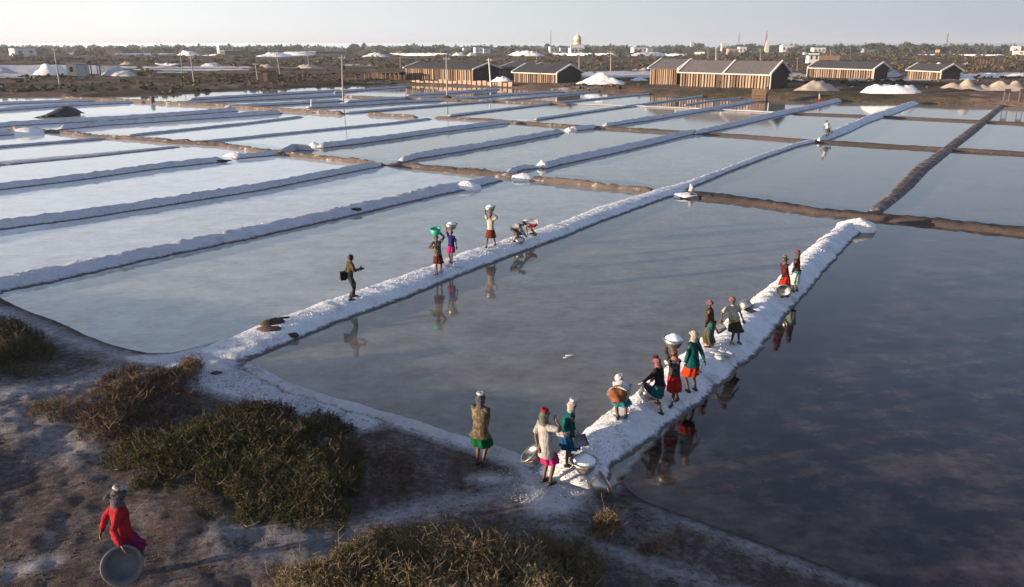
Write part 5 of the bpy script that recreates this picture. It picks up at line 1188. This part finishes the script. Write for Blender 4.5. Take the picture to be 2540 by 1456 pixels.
        bs_ = rt; bf_ = fw; K = 7
        for j in range(1, K + 1):
            q_ = j / K; z = zt - drop * q_; c_ = cen(z); c_ = Vector((c_.x, c_.y, z)); w_ = max(.170 + (.034 * flare) * q_, half / s + .085 * q_); w_ = min(w_, .158) if z > zs + .02 and shirt_hem else w_; yk = .80 if z > zs + .02 and shirt_hem else 1.0
            rings.append((c_, (side * (1 - q_) + bs_ * q_).normalized(), (front * (1 - q_) * (1 if u.z > .5 else .3) + bf_ * (q_ + .05)).normalized(), w_ * s, (.150 + .035 * flare * q_ + .35 * max(0, abs((kneeL - kneeR).dot(fw)) / s) * .5 * q_) * s * yk)); pl.append(.002 if yk < 1 else .006 + .014 * q_)
        v, f = loft(rings, 44, wr=.016 * s, seed=seed, pleat=pl)
        mesh_obj('skirt', [p - B for p in v], f, M[skirt], t, True)
        if skirt2:     # second cloth tied over the seat
            mt, z_a, z_b, grow = skirt2
            if grow == 'dome':
                v, f = ell(pel - fw * .05 * s + u * .03 * s - up * .03 * s, side, u, side.cross(u), .205 * s, .27 * s, .165 * s, 26, 18); v = [p + noise.noise_vector(p * 7) * .05 * s + noise.noise_vector(p * 18) * .022 * s for p in v]; mesh_obj('seat_cloth', [p - B for p in v], f, M[mt], t, True); grow = None
        if skirt2 and grow is not None:
            za = pel.z + .04; zb = W_(feet[0][0], z_b, B).z; rg = []
            for j in range(6):
                q_ = j / 5; z = za + (zb - za) * q_; c_ = cen(z); c_ = Vector((c_.x, c_.y, z)) - fw * .02 * s; rg.append((c_, side, bf_, (.186 + grow * q_) * s, (.168 + grow * q_) * s))
            v, f = loft(rg, 36, wr=.02 * s, seed=seed + 5, pleat=[.003 + .008 * j / 5 for j in range(6)]); mesh_obj('waist_cloth', [p - B for p in v], f, M[mt], t, True)
    # -- head dress
    if hair:
        v, f = [], []; n, m = 22, 12
        for j in range(m + 1):
            ph = math.pi * .62 * j / m
            for i in range(n):
                th = 2 * math.pi * i / n; x, y, z = math.sin(ph) * math.cos(th), math.sin(ph) * math.sin(th), math.cos(ph); g_ = 1.0 + .05 * nz(x * 6, y * 6, z * 6 + seed); p = hc + (hs * x * .084 * g_ + hf * (y * .098 * g_ - .012) + hd * (z * .124 * g_)) * s; v.append(p - B)
        for j in range(m):
            for i in range(n):
                th = 2 * math.pi * (i + .5) / n; ph = math.pi * .62 * (j + .5) / m
                if math.sin(th) * math.sin(ph) > .45 and math.cos(ph) < .45: continue
                f.append((j * n + i, j * n + (i + 1) % n, (j + 1) * n + (i + 1) % n, (j + 1) * n + i))
        mesh_obj('hair', v, f, M['hair'], t, True)
    if head:
        v, f = [], []; n, m = 26, 14
        for j in range(m + 1):
            ph = math.pi * (.80 if drape else .56) * j / m
            for i in range(n):
                th = 2 * math.pi * i / n; x, y, z = math.sin(ph) * math.cos(th), math.sin(ph) * math.sin(th), math.cos(ph); g_ = 1 + .07 * nz(x * 5, y * 5, z * 7 + seed)
                p = hc + (hs * x * .090 * g_ + hf * (y * .106 * g_ - .008) + hd * (z * .124 * g_ * hat_h)) * s
                if z < -.2: p = p - hd * (.02 * s) + hs * x * .01 * s
                v.append(p - B)
        for j in range(m):
            for i in range(n):
                th = 2 * math.pi * (i + .5) / n; ph = math.pi * (.80 if drape else .56) * (j + .5) / m
                if math.sin(th) * math.sin(ph) > .35 and math.cos(ph) < .36: continue
                f.append((j * n + i, j * n + (i + 1) % n, (j + 1) * n + (i + 1) % n, (j + 1) * n + i))
        mesh_obj('headscarf', v, f, M[head], t, True)
        # twisted roll round the brow
        q = MB(); pts = []
        for i in range(25):
            th = 2 * math.pi * i / 24; pts.append(hc - B + (hs * .086 * math.cos(th) + hf * (.102 * math.sin(th) - .008) + hd * (.035 + .018 * math.sin(th) + .006 * math.sin(5 * th))) * s)
        q.tube(pts, [(.020 + .005 * math.sin(i * 1.9)) * s for i in range(25)], 8, False); q.build('scarf_roll', M[head], t, True)
        if tail:
            sd_ = -hf; v, f = loft([(hc - hf * .09 * s + hd * .02 * s, hs, hd, .03 * s, .02 * s), (hc - hf * .16 * s, hs, hd, .05 * s, .03 * s), (hc - hf * .20 * s - hd * .04 * s, hs, hd, .025 * s, .015 * s)], 10, True, True, .012, seed); mesh_obj('scarf_knot', [p - B for p in v], f, M[head], t, True)
        if drape:
            v, f = loft([(nk + hd * .10 * s - hf * .02 * s, hs, hf, .075 * s, .080 * s), (nk + hd * .03 * s - hf * .015 * s, hs, hf, .080 * s, .082 * s), (nk - u * .03 * s, side, front, .115 * s, .095 * s)], 20, wr=.02 * s, seed=seed); mesh_obj('neck_cloth', [p - B for p in v], f, M[head], t, True)
    topz = hc + hd * .124 * s * hat_h
    if pad:
        q = MB(); pts = [topz - B + (hs * .055 * math.cos(2 * math.pi * i / 16) + hf * .055 * math.sin(2 * math.pi * i / 16) + hd * .012) * s for i in range(17)]
        q.tube(pts, [(.030 + .004 * math.sin(i * 2.2)) * s for i in range(17)], 8, False); q.build('head_pad', M[pad], t, True); topz = topz + hd * .036 * s
    # shoes
    for an, lf in ((ankL, 0), (ankR, 0)):
        c0 = an - up * .058 * s; pts = [(c0 - fw * .055 * s, .030, .026), (c0 - fw * .03 * s, .038, .040), (c0 + fw * .03 * s, .040, .040), (c0 + fw * .10 * s, .046, .030), (c0 + fw * .16 * s, .040, .022), (c0 + fw * .185 * s, .016, .012)]
        v, f = loft([(p + up * (ry * .5) * s, rt, up, rx * s, ry * s) for p, rx, ry in pts], 12, True, True); mesh_obj('shoe', [p - B for p in v], f, M['rubber'], t, True)
    return dict(B=B, s=s, top=topz, hands=(wrL, wrR), hc=hc, t=t, fw=fw, rt=rt, pel=pel, nk=nk, ank=(ankL, ankR))

for nm, c, c2, sc_, pt in [
    ('red_shirt', (0.62, 0.035, 0.055), None, 8, .5), ('magenta', (0.42, 0.03, 0.16), None, 8, .5), ('scarf_grey', (0.12, 0.11, 0.13), None, 8, .5), ('scarf_light', (0.52, 0.44, 0.42), None, 8, .5),
    ('camo', (0.36, 0.29, 0.18), (0.075, 0.06, 0.04), 8, .47), ('green', (0.01, 0.16, 0.05), None, 8, .5), ('white', (0.74, 0.72, 0.72), None, 8, .5), ('off_white', (0.42, 0.39, 0.385), None, 8, .5), ('pink', (0.80, 0.05, 0.26), None, 8, .5),
    ('red', (0.70, 0.03, 0.03), None, 8, .5), ('orange_red', (0.80, 0.07, 0.02), None, 8, .5), ('teal', (0.01, 0.15, 0.16), None, 8, .5), ('blue', (0.02, 0.14, 0.34), None, 8, .5), ('cyan', (0.05, 0.36, 0.45), None, 8, .5), ('orange_brown', (0.48, 0.19, 0.08), (0.20, 0.07, 0.04), 9, .56),
    ('black_cloth', (0.022, 0.018, 0.022), None, 8, .5), ('teal_light', (0.05, 0.24, 0.25), None, 8, .5), ('charcoal', (0.06, 0.048, 0.055), (0.11, 0.09, 0.09), 9, .6), ('salmon', (0.52, 0.24, 0.20), None, 8, .5), ('olive', (0.085, 0.055, 0.028), None, 8, .5),
    ('pink_scarf', (0.50, 0.22, 0.25), (0.32, 0.12, 0.13), 12, .6), ('cream_cloth', (0.86, 0.78, 0.64), None, 8, .5), ('dark_green', (0.05, 0.05, 0.035), None, 8, .5), ('mustard', (0.60, 0.40, 0.10), None, 8, .5), ('maroon', (0.10, 0.018, 0.022), None, 8, .5), ('rust', (0.17, 0.06, 0.035), None, 8, .5),
    ('mint', (0.55, 0.66, 0.58), None, 8, .5), ('khaki', (0.10, 0.08, 0.045), None, 8, .5), ('denim', (0.045, 0.065, 0.085), None, 8, .5), ('grey_green', (0.16, 0.17, 0.14), None, 8, .5), ('pattern_brown', (0.13, 0.10, 0.075), (0.30, 0.25, 0.2), 16, .62), ('brown_red', (0.22, 0.06, 0.04), None, 8, .5),
    ('indigo', (0.05, 0.035, 0.24), None, 8, .5), ('brick', (0.26, 0.055, 0.025), None, 8, .5), ('pale_grey', (0.48, 0.50, 0.54), None, 8, .5), ('brown_grey', (0.16, 0.12, 0.11), None, 8, .5)]:
    g_ = 0.52 if max(c) - min(c) > .12 else .82
    M[nm] = cloth(nm, tuple(x * g_ for x in c), col2=c2, scale=sc_, pat=pt)

def at_body(p, px, py, off=0.0): return W_(px, py, p['B'], off)
# 1 woman in red, lower left
p = person('woman in a red shirt and magenta skirt at lower left, lowering a large grey tub', [(300, 1427), (314, 1430)], (296, 1187), 60, [(252, 1316, -.05), (301, 1354, .52)], 'red_shirt', 'magenta', 'scarf_grey', 1332, 1366, pelvis=(303, 1325), neck=(288, 1231), pad='scarf_light', tail=True, flare=.5)
hnd = p['hands'][1]; e = Vector((0, 0, H)); c = W_(303, 1403, p['B'], .62); ax = (e - c).normalized(); ax = (ax + Vector((-.08, 0, -.18))).normalized()
basin('large grey plastic tub held upright on its rim by the woman in red', c - ax * .22, ax, .27, .22, .18, 'grey_plastic', handles=False, name='tub', cat='tub')
# 2
person('woman in a brown mottled jacket and green skirt standing with her back to the camera', [(1184, 1152), (1197, 1157)], (1192, 979), 25, [(1189, 1068, -.16), (1205, 1066, -.16)], 'camo', 'green', 'scarf_grey', 1080, 1107, pad='white', flare=1.7)
# 3
p = person('woman in off white shirt and pink skirt with a red pad on her head', [(1348, 1195), (1364, 1204)], (1351, 1020), 55, [(1334, 1108, .05), (1380, 1044, .05)], 'off_white', 'pink', 'grey_green', 1128, 1147, pad='red', sleeves=.4, flare=1.1)
c = at_body(p, 1334, 1146, -.16); basin('empty metal basin carried at the hip by the woman in the pink skirt', c, (-.62, -.02, .72), .20, .26, .14)
# 4
p = person('woman in a teal top and blue skirt bending over a sheet metal scoop', [(1405, 1159), (1413, 1134)], (1423, 986), 78, [(1428, 1078, -.08), (1421, 1094, .12)], 'teal', 'blue', 'scarf_light', 1058, 1109, pelvis=(1398, 1066), neck=(1421, 1012), pad='white', gloves=(1, 1), flare=1.5, skirt2=('scarf_light', 1055, 1074, .01), lift=(0, 0))
def scoop(label, px, py, B, off=0.0, rz=0.0, tilt=0.0, size=.16, mat='sheet'):
    c = W_(px, py, B, off); t = thing('scoop', label, 'scoop', c, rz); q = MB(); T = Matrix.Rotation(tilt, 4, 'X'); z = size
    q.box(-z, z, -z * .75, z * .75, 0, .008, T).box(-z, z, z * .75 + .001, z * .75 + .010, 0, z * .5, T).box(-z, -z + .008, -z * .75, z * .749, .0085, z * .35, T).box(z - .008, z, -z * .75, z * .749, .0085, z * .35, T)
    q.build('pan', M[mat], t); MB().tube([T @ Vector((0, z * .77, z * .3)), T @ Vector((0, z * 1.35, z * .75))], .014, 6).build('handle', M['pole_dark'], t); return t
scoop('grey sheet metal scoop in the gloved hand of the woman in the blue skirt', 1438, 1096, p['B'], .1, R(20), R(35), .15)
g = G(1449, 1166); basin('full basin heaped with white salt, standing at the foot of the bank', (g.x, g.y, g.z - .02), (0, 0, 1), .265, .235, .16, fill=.15, fill_label='white cone of salt filling the basin at the foot of the bank')
g = G(1487, 1240); basin('shiny empty basin lying on its side above the brown bush', g + Vector((-.12, .06, .18)), (.86, .30, .38), .25, .28, .16)
# 5 bent woman
p = person('bent over woman with an orange brown cloth on her seat and a cyan skirt', [(1532, 1040), (1552, 1037)], (1541, 944), 12, [(1536, 1016, -.45), (1546, 1014, -.4)], 'white', 'cyan', 'white', None, 1010, pelvis=(1534, 975), neck=(1545, 950, -.42), size=.97, drape=False, hat_h=.9, flare=1.9, skirt2=('orange_brown', 975, 1000, 'dome'))
# 6
p = person('striding woman in a black top and pale teal skirt holding out a basin', [(1642, 1029), (1634, 1003)], (1624, 876), -62, [(1591, 951, .1), (1606, 960, -.1)], 'black_cloth', 'teal_light', 'pink_scarf', 955, 986, pad='brown_red', gloves=(1, 1), neck=(1631, 900), pelvis=(1637, 952))
c = at_body(p, 1594, 985, .08); basin('empty basin tilted on the salt in front of the woman in the black top', c, (.62, -.15, .70), .235, .25, .15)
# 7 head load
p = person('woman in charcoal top and red skirt carrying heaped salt on her head', [(1666, 1010), (1682, 993)], (1670, 866), 215, [(1658, 903, .12), (1655, 852, .02)], 'charcoal', 'red', 'salmon', 925, 966, pad='salmon', gloves=(1, 0), neck=(1673, 888))
basin('metal basin heaped with salt on the head of the woman in the charcoal top', p['top'] + Vector((0, 0, .015)), (.02, 0, 1), .245, .21, .15, fill=.14, fill_label='big white dome of salt on top of the basin carried along the near bank')
# 8
p = person('woman in a teal jacket and orange red skirt with a long dark tool', [(1708, 974), (1725, 970)], (1721, 821), -50, [(1698, 908, .08), (1747, 893, .05)], 'teal', 'orange_red', 'cream_cloth', 906, 929, gloves=(1, 0), flare=1.3)
a = at_body(p, 1750, 886, .06); b = at_body(p, 1736, 922, .1); t = thing('scraper', 'long dark scraper hanging from the hand of the woman in the teal jacket', 'tool', a); MB().tube([(0, 0, 0), tuple(b - a)], .012, 8).build('shaft', M['metal_dark'], t); d_ = b - a; MB().box(-.05, .05, -.01, .01, -.03, .03).build('blade', M['metal_dark'], t, loc=tuple(d_ * 1.03))
# 9
p = person('woman in olive brown with a pink headscarf leaning on a stick', [(1759, 863), (1766, 857)], (1761, 745), -75, [(1748, 812, .12), (1751, 808, -.08)], 'olive', 'khaki', 'pink_scarf', 812, 848, drape=False, skirt2=('teal_light', 825, 842, .005))
a = at_body(p, 1750, 806, .12); b = G(1744, 846); t = thing('stick', 'thin wooden stick held upright by the woman in olive brown', 'stick', b); MB().tube([(0, 0, 0), tuple(a - b)], [.011, .013], 8).build('shaft', M['wood'], t)
# 10
p = person('man in an open cream shirt and dark shorts holding a metal pan', [(1814, 852), (1832, 854)], (1818, 734), 165, [(1846, 801, .05), (1790, 794, .1)], 'cream_cloth', 'dark_green', 'pink_scarf', 799, 818, sleeves=.3, drape=False, look=140, skirt2=('mustard', 805, 809, -.02))
c = at_body(p, 1787, 813, .12); t = thing('metal_pan', 'grey square sheet pan hanging from the right hand of the man in the cream shirt', 'pan', c, R(-25)); T = Matrix.Rotation(R(62), 4, 'X') @ Matrix.Rotation(R(40), 4, 'Z')
q = MB().box(-.14, .14, -.12, .12, -.006, .006, T); q.box(-.14, .14, -.132, -.121, -.006, .05, T).box(-.15, -.141, -.12, .12, -.006, .05, T).build('sheet', M['sheet'], t); MB().tube([T @ Vector((.13, .11, .0)), T @ Vector((.20, .17, .03))], .014, 6).build('handle', M['pole_dark'], t)
g = G(1848, 768); basin('upturned shiny basin on the salt behind the man in the cream shirt', g + Vector((-.02, .12, .27)), (.30, -.08, -.93), .23, .25, .15)
a = G(1843, 773) + Vector((0, 0, .05)); b = G(1872, 757) + Vector((0, 0, .06)); t = thing('shovel', 'black iron shovel lying on the salt beside the upturned basin', 'shovel', a); d_ = b - a
MB().tube([(0, 0, 0), tuple(d_)], .016, 8).build('shaft', M['metal_dark'], t)
c = G(1861, 775); w_ = d_.normalized(); T = Matrix.Translation(c - a + Vector((0, 0, .05))) @ Matrix.Rotation(math.atan2(w_.y, w_.x), 4, 'Z') @ Matrix.Rotation(R(12), 4, 'X'); MB().box(-.17, .17, -.12, .12, 0, .012, T).box(-.17, .17, .121, .133, 0, .05, T).build('blade', M['metal_dark'], t)
c = G(1786, 880); t = thing('salt_lump', 'rough grey slab of salt crust left of the cream shirted man', 'salt slab', c, R(30)); q = MB()
for i in range(5): q.lathe([(.001, .10), (.11, .09), (.17, .04), (.19, -.05)], 7, Matrix.Translation((random.uniform(-.28, .28), random.uniform(-.15, .15), 0)) @ Matrix.Scale(random.uniform(.6, 1.1), 4))
q.build('crust', M['salt_grey'], t)
# 11, 12
p = person('woman in a dark top and red skirt with a yellow band on her head', [(1943, 738), (1955, 738)], (1947, 637), -112, [(1935, 704, .1), (1955, 706, .15)], 'maroon', 'red', 'scarf_grey', 682, 706, pad='mustard', tail=True, flare=.8)
c = at_body(p, 1945, 712, .24); basin('pale empty basin held before the knees by the woman with the yellow band', c - Vector((.0, .0, -.02)), (-.25, -.75, -.35), .22, .2, .14)
person('woman in a rust brown top and mint skirt behind the yellow banded woman', [(1968, 725), (1977, 723)], (1979, 624), -60, [(1962, 688, .08), (1984, 690, -.05)], 'rust', 'mint', 'scarf_grey', 668, 703, pad='pink', flare=1.1, skirt2=('cyan', 668, 690, -.03))
# 13 photographer
p = person('man in an olive shirt and jeans on the middle bank', [(868, 746), (877, 737)], (872, 626), 62, [(886, 668, -.12), (892, 666, .12)], 'khaki', None, None, 684, None, trousers='denim', sleeves=.3, hair=True, neck=(869, 650), pelvis=(866, 684))
c = at_body(p, 851, 684, .05); t = thing('shoulder_bag', 'black camera bag slung at the hip of the man in jeans', 'bag', c, R(20)); MB().box(-.09, .09, -.11, .11, -.13, .10).build('case', M['black_cloth'], t); MB().box(-.095, .095, -.115, .115, .101, .125).build('flap', M['black_cloth'], t)
pts = [Vector((0, 0, .12)), at_body(p, 858, 668, .1) - c, at_body(p, 868, 652, .1) - c, at_body(p, 876, 653, -.1) - c]; MB().tube(pts, .014, 6).build('strap', M['black_cloth'], t)
c = (p['hands'][0] + p['hands'][1]) / 2 + p['fw'] * .09; t = thing('camera_body', 'small dark camera in the hands of the man in jeans', 'camera', c, R(-62)); MB().box(-.065, .065, -.03, .03, -.045, .045).build('housing', M['metal_dark'], t); MB().lathe([(.001, .0), (.032, .0), (.034, .07), (.026, .072), (.001, .068)], 16, Matrix.Rotation(R(-90), 4, 'X') @ Matrix.Translation((0, 0, .031))).build('lens', M['metal_dark'], t, True)
# 14
p = person('woman in a brown patterned jacket carrying a green plastic tub on her head', [(1083, 680), (1094, 675)], (1082, 584), 160, [(1092, 578, .0), (1076, 614, .1)], 'pattern_brown', 'brown_red', 'brown_grey', 634, 651, pad='brown_grey', drape=False)
basin('bright green plastic tub on the head of the woman in the patterned jacket', p['top'] + Vector((0, 0, .0)), (-.12, -.1, 1), .19, .22, .165, 'green_plastic', handles=True, name='tub', cat='tub')
# 15
p = person('woman in an indigo top and bright pink skirt with a salt basin on her head', [(1121, 653), (1118, 649)], (1119, 572), 205, [(1133, 615, .05), (1104, 551, .0)], 'indigo', 'pink', 'pink_scarf', 609, 625, sleeves=.35, drape=False, pad='pink_scarf')
basin('metal basin full of salt on the head of the woman in the indigo top', p['top'] + Vector((0, 0, .01)), (.05, 0, 1), .235, .22, .145, fill=.09, fill_label='salt mound in the basin over the indigo top')
# 16
p = person('woman in a white blouse and brick red skirt with salt on her head', [(1207, 613), (1229, 609)], (1216, 529), 195, [(1224, 531, .08), (1203, 511, .0)], 'cream_cloth', 'brick', 'pink_scarf', 566, 588, sleeves=.35, drape=False, pad='pink_scarf', flare=1.4)
basin('metal basin full of salt on the head of the woman in the white blouse', p['top'] + Vector((0, 0, .01)), (-.04, 0, 1), .235, .23, .145, fill=.09, fill_label='salt mound in the basin over the white blouse')
# 17, 18 bent pair
p = person('bent person in pale grey reaching down to the right on the middle bank', [(1275, 601), (1284, 601)], (1298, 555), 90, [(1306, 586, -.06), (1303, 584, .1)], 'pale_grey', 'brown_grey', 'scarf_grey', None, 582, pelvis=(1268, 563), neck=(1291, 559), size=.98, drape=False)
g = G(1287, 600); basin('tan basin between the feet of the bent person in pale grey', g + Vector((0, -.12, -.01)), (.2, -.3, 1), .2, .2, .14, fill=.03, fill_label='salt inside the tan basin of the bent pair')
p = person('bent person with red headscarf and white top at the end of the row', [(1330, 584), (1323, 581)], (1312, 549), 262, [(1309, 582, .1), (1308, 580, -.1)], 'white', 'red', 'brick', None, 562, pelvis=(1331, 551), neck=(1317, 549), size=.96, drape=False, sleeves=.35)
# 19, 20 far persons
p = person('man in a white shirt and grey shorts on the far salt bank', [(2050, 337), (2055, 338)], (2052, 297), 180, [(2062, 320, .05), (2043, 320, .05)], 'white', 'scarf_grey', None, 319, 328, sleeves=.4, hair=True)
c = at_body(p, 2062, 328, .08); basin('small dark bucket in the hand of the man on the far salt bank', c - Vector((0, 0, .12)), (0, 0, 1), .13, .24, .1, 'metal_dark', handles=False, name='bucket', cat='bucket')
b0 = P(2031, 255.5, 0); b1 = P(2035, 255.5, 0)
person('tiny person with a white head cloth and red skirt beyond the far salt bank', [(2031, 255), (2035, 255)], (2033, 232), 20, [(2037, 246, 0), (2028, 246, 0)], 'off_white', 'red', 'white', 245, 252, base=[b0, b1])

# ---------------------------------------------------------------- small things lying about
def lump(name, label, cat, px, py, rx, ry, h, mat, rz=0.0, seed=1):
    g = G(px, py); n, m = 18, 9; v = []
    for j in range(m + 1):
        for i in range(n):
            ph = math.pi * j / m; th = 2 * math.pi * i / n; x, y, z = math.sin(ph) * math.cos(th), math.sin(ph) * math.sin(th), math.cos(ph); k = 1 + .28 * nz(x * 1.8, y * 1.8, z + seed * 3)
            v.append((x * rx * k, y * ry * k, z * h * k))
    o = mesh_obj(name, v, [(j * n + i, j * n + (i + 1) % n, (j + 1) * n + (i + 1) % n, (j + 1) * n + i) for j in range(m) for i in range(n)], M[mat], smooth=True, loc=(g.x, g.y, g.z + h * .35)); o.rotation_euler.z = rz; return tag(o, label, cat)
M['sack'] = cloth('wet_sack', (0.085, 0.062, 0.052)); M['sack_light'] = cloth('dusty_sack', (0.13, 0.10, 0.09)); M['plasticbag'] = cloth('pale_plastic', (0.60, 0.62, 0.64))
lump('sack', 'upper dark brown sack lying on the near end of the middle bank', 'sack', 676, 802, .36, .15, .11, 'sack', R(25), 1)
lump('sack', 'lower lighter brown sack slumped against the upper sack', 'sack', 668, 819, .38, .13, .10, 'sack_light', R(8), 2)
lump('sandal', 'dark flat lump right of the sacks on the middle bank', 'lump', 703, 789, .17, .06, .035, 'sack', R(20), 3)
lump('clod', 'dark purple brown clod on the right edge of the middle bank', 'clod', 728, 834, .16, .10, .08, 'sack', R(10), 4)
lump('clod', 'dark clod lying in the salt corner by the small brown shrub', 'clod', 537, 926, .15, .08, .04, 'black', R(10), 5)
lump('plastic_bag', 'crumpled pale plastic bag on the slope right of the thicket', 'plastic bag', 810, 1100, .10, .07, .10, 'plasticbag', R(40), 6)
lump('plastic_bag', 'small white scrap lying on the dark reddish scrub', 'plastic scrap', 300, 1052, .10, .04, .03, 'plasticbag', R(-20), 7)
lump('salt_lump', 'pale chip of salt floating in the middle pan', 'salt chip', 1456 * 0 + 1404, 887, .09, .03, .015, 'salt_clean', R(20), 8)
lump('salt_lump', 'long pale chip beside the smaller one in the middle pan', 'salt chip', 1413, 882, .14, .03, .015, 'salt_clean', R(10), 9)
lump('board', 'dark flat board on the third salt bank near its pale gap', 'board', 548, 399, .8, .25, .06, 'sack', R(5), 10)
lump('clod', 'dark clod half way along the second salt bank', 'clod', 884, 520, .28, .12, .08, 'sack', R(10), 11)
for (px, py, w, h, lab) in [(1158, 460, .95, .32, 'white salt pile at the end of the second salt bank, before the brown cross bank'), (1346, 408, .42, .36, 'small white cone of salt just beyond the brown cross bank'), (2126, 556, 1.0, .34, 'rough white salt pile where the near salt bank meets the brown cross bank'),
                            (780, 365, .8, .5, 'little white pile by the dark hump on the fourth bank'), (1411, 324, .6, .38, 'little white pile at the gap of the third salt bank'), (586, 386, 1.2, .35, 'white spill of salt at the break of the fourth bank'), (1300, 436, .9, .22, 'dirty white spill where the second bank meets the brown cross bank'),
                            (1707, 480, .9, .10, 'flat pale salt spill with a stump at the crossing of the middle bank'), (68, 322, 1.6, .3, 'flat white salt pile at the far left cross bank')]:
    g = G(px, py); n, m = 22, 8; v = []
    for j in range(m + 1):
        q_ = 1 - j / m
        for i in range(n):
            th = 2 * math.pi * i / n; r_ = w * q_ * (1 + .18 * nz(math.cos(th) * 1.5 + px, math.sin(th) * 1.5)); v.append((r_ * math.cos(th), r_ * math.sin(th) * .7, h * (1 - q_ ** 1.3) * (1 + .3 * nz(r_ * 5 * math.cos(th), r_ * 5 * math.sin(th), px)) - (g.z + .1 if j == 0 else .03)))
    o = mesh_obj('salt_heap', v, [(j * n + i, j * n + (i + 1) % n, (j + 1) * n + (i + 1) % n, (j + 1) * n + i) for j in range(m) for i in range(n)] + [tuple(m * n + i for i in range(n))], M['salt_clean'], smooth=True, loc=(g.x, g.y, g.z - .02)); tag(o, lab, 'salt heap')
g = G(1714, 474); o = MB().tube([(0, 0, 0), (.03, 0, .25), (-.05, 0, .42)], [.16, .12, .05], 10).build('stump', M['salt_grey'], None, True, loc=tuple(g)); tag(o, 'small pale salt crusted stump at the crossing of the middle bank', 'stump')

# ---------------------------------------------------------------- air
hz_m = bpy.data.materials.new('air'); hz_m.use_nodes = True; hn_ = hz_m.node_tree.nodes; hn_.clear(); pv = hn_.new('ShaderNodeVolumePrincipled'); om = hn_.new('ShaderNodeOutputMaterial')
pv.inputs['Color'].default_value = (0.86, 0.91, 1.0, 1); pv.inputs['Density'].default_value = 0.00014; pv.inputs['Anisotropy'].default_value = 0.2; hz_m.node_tree.links.new(pv.outputs[0], om.inputs['Volume'])
MB().box(-22000, 22000, -60, 20000, -3, 75).build('haze', hz_m, kind='stuff')
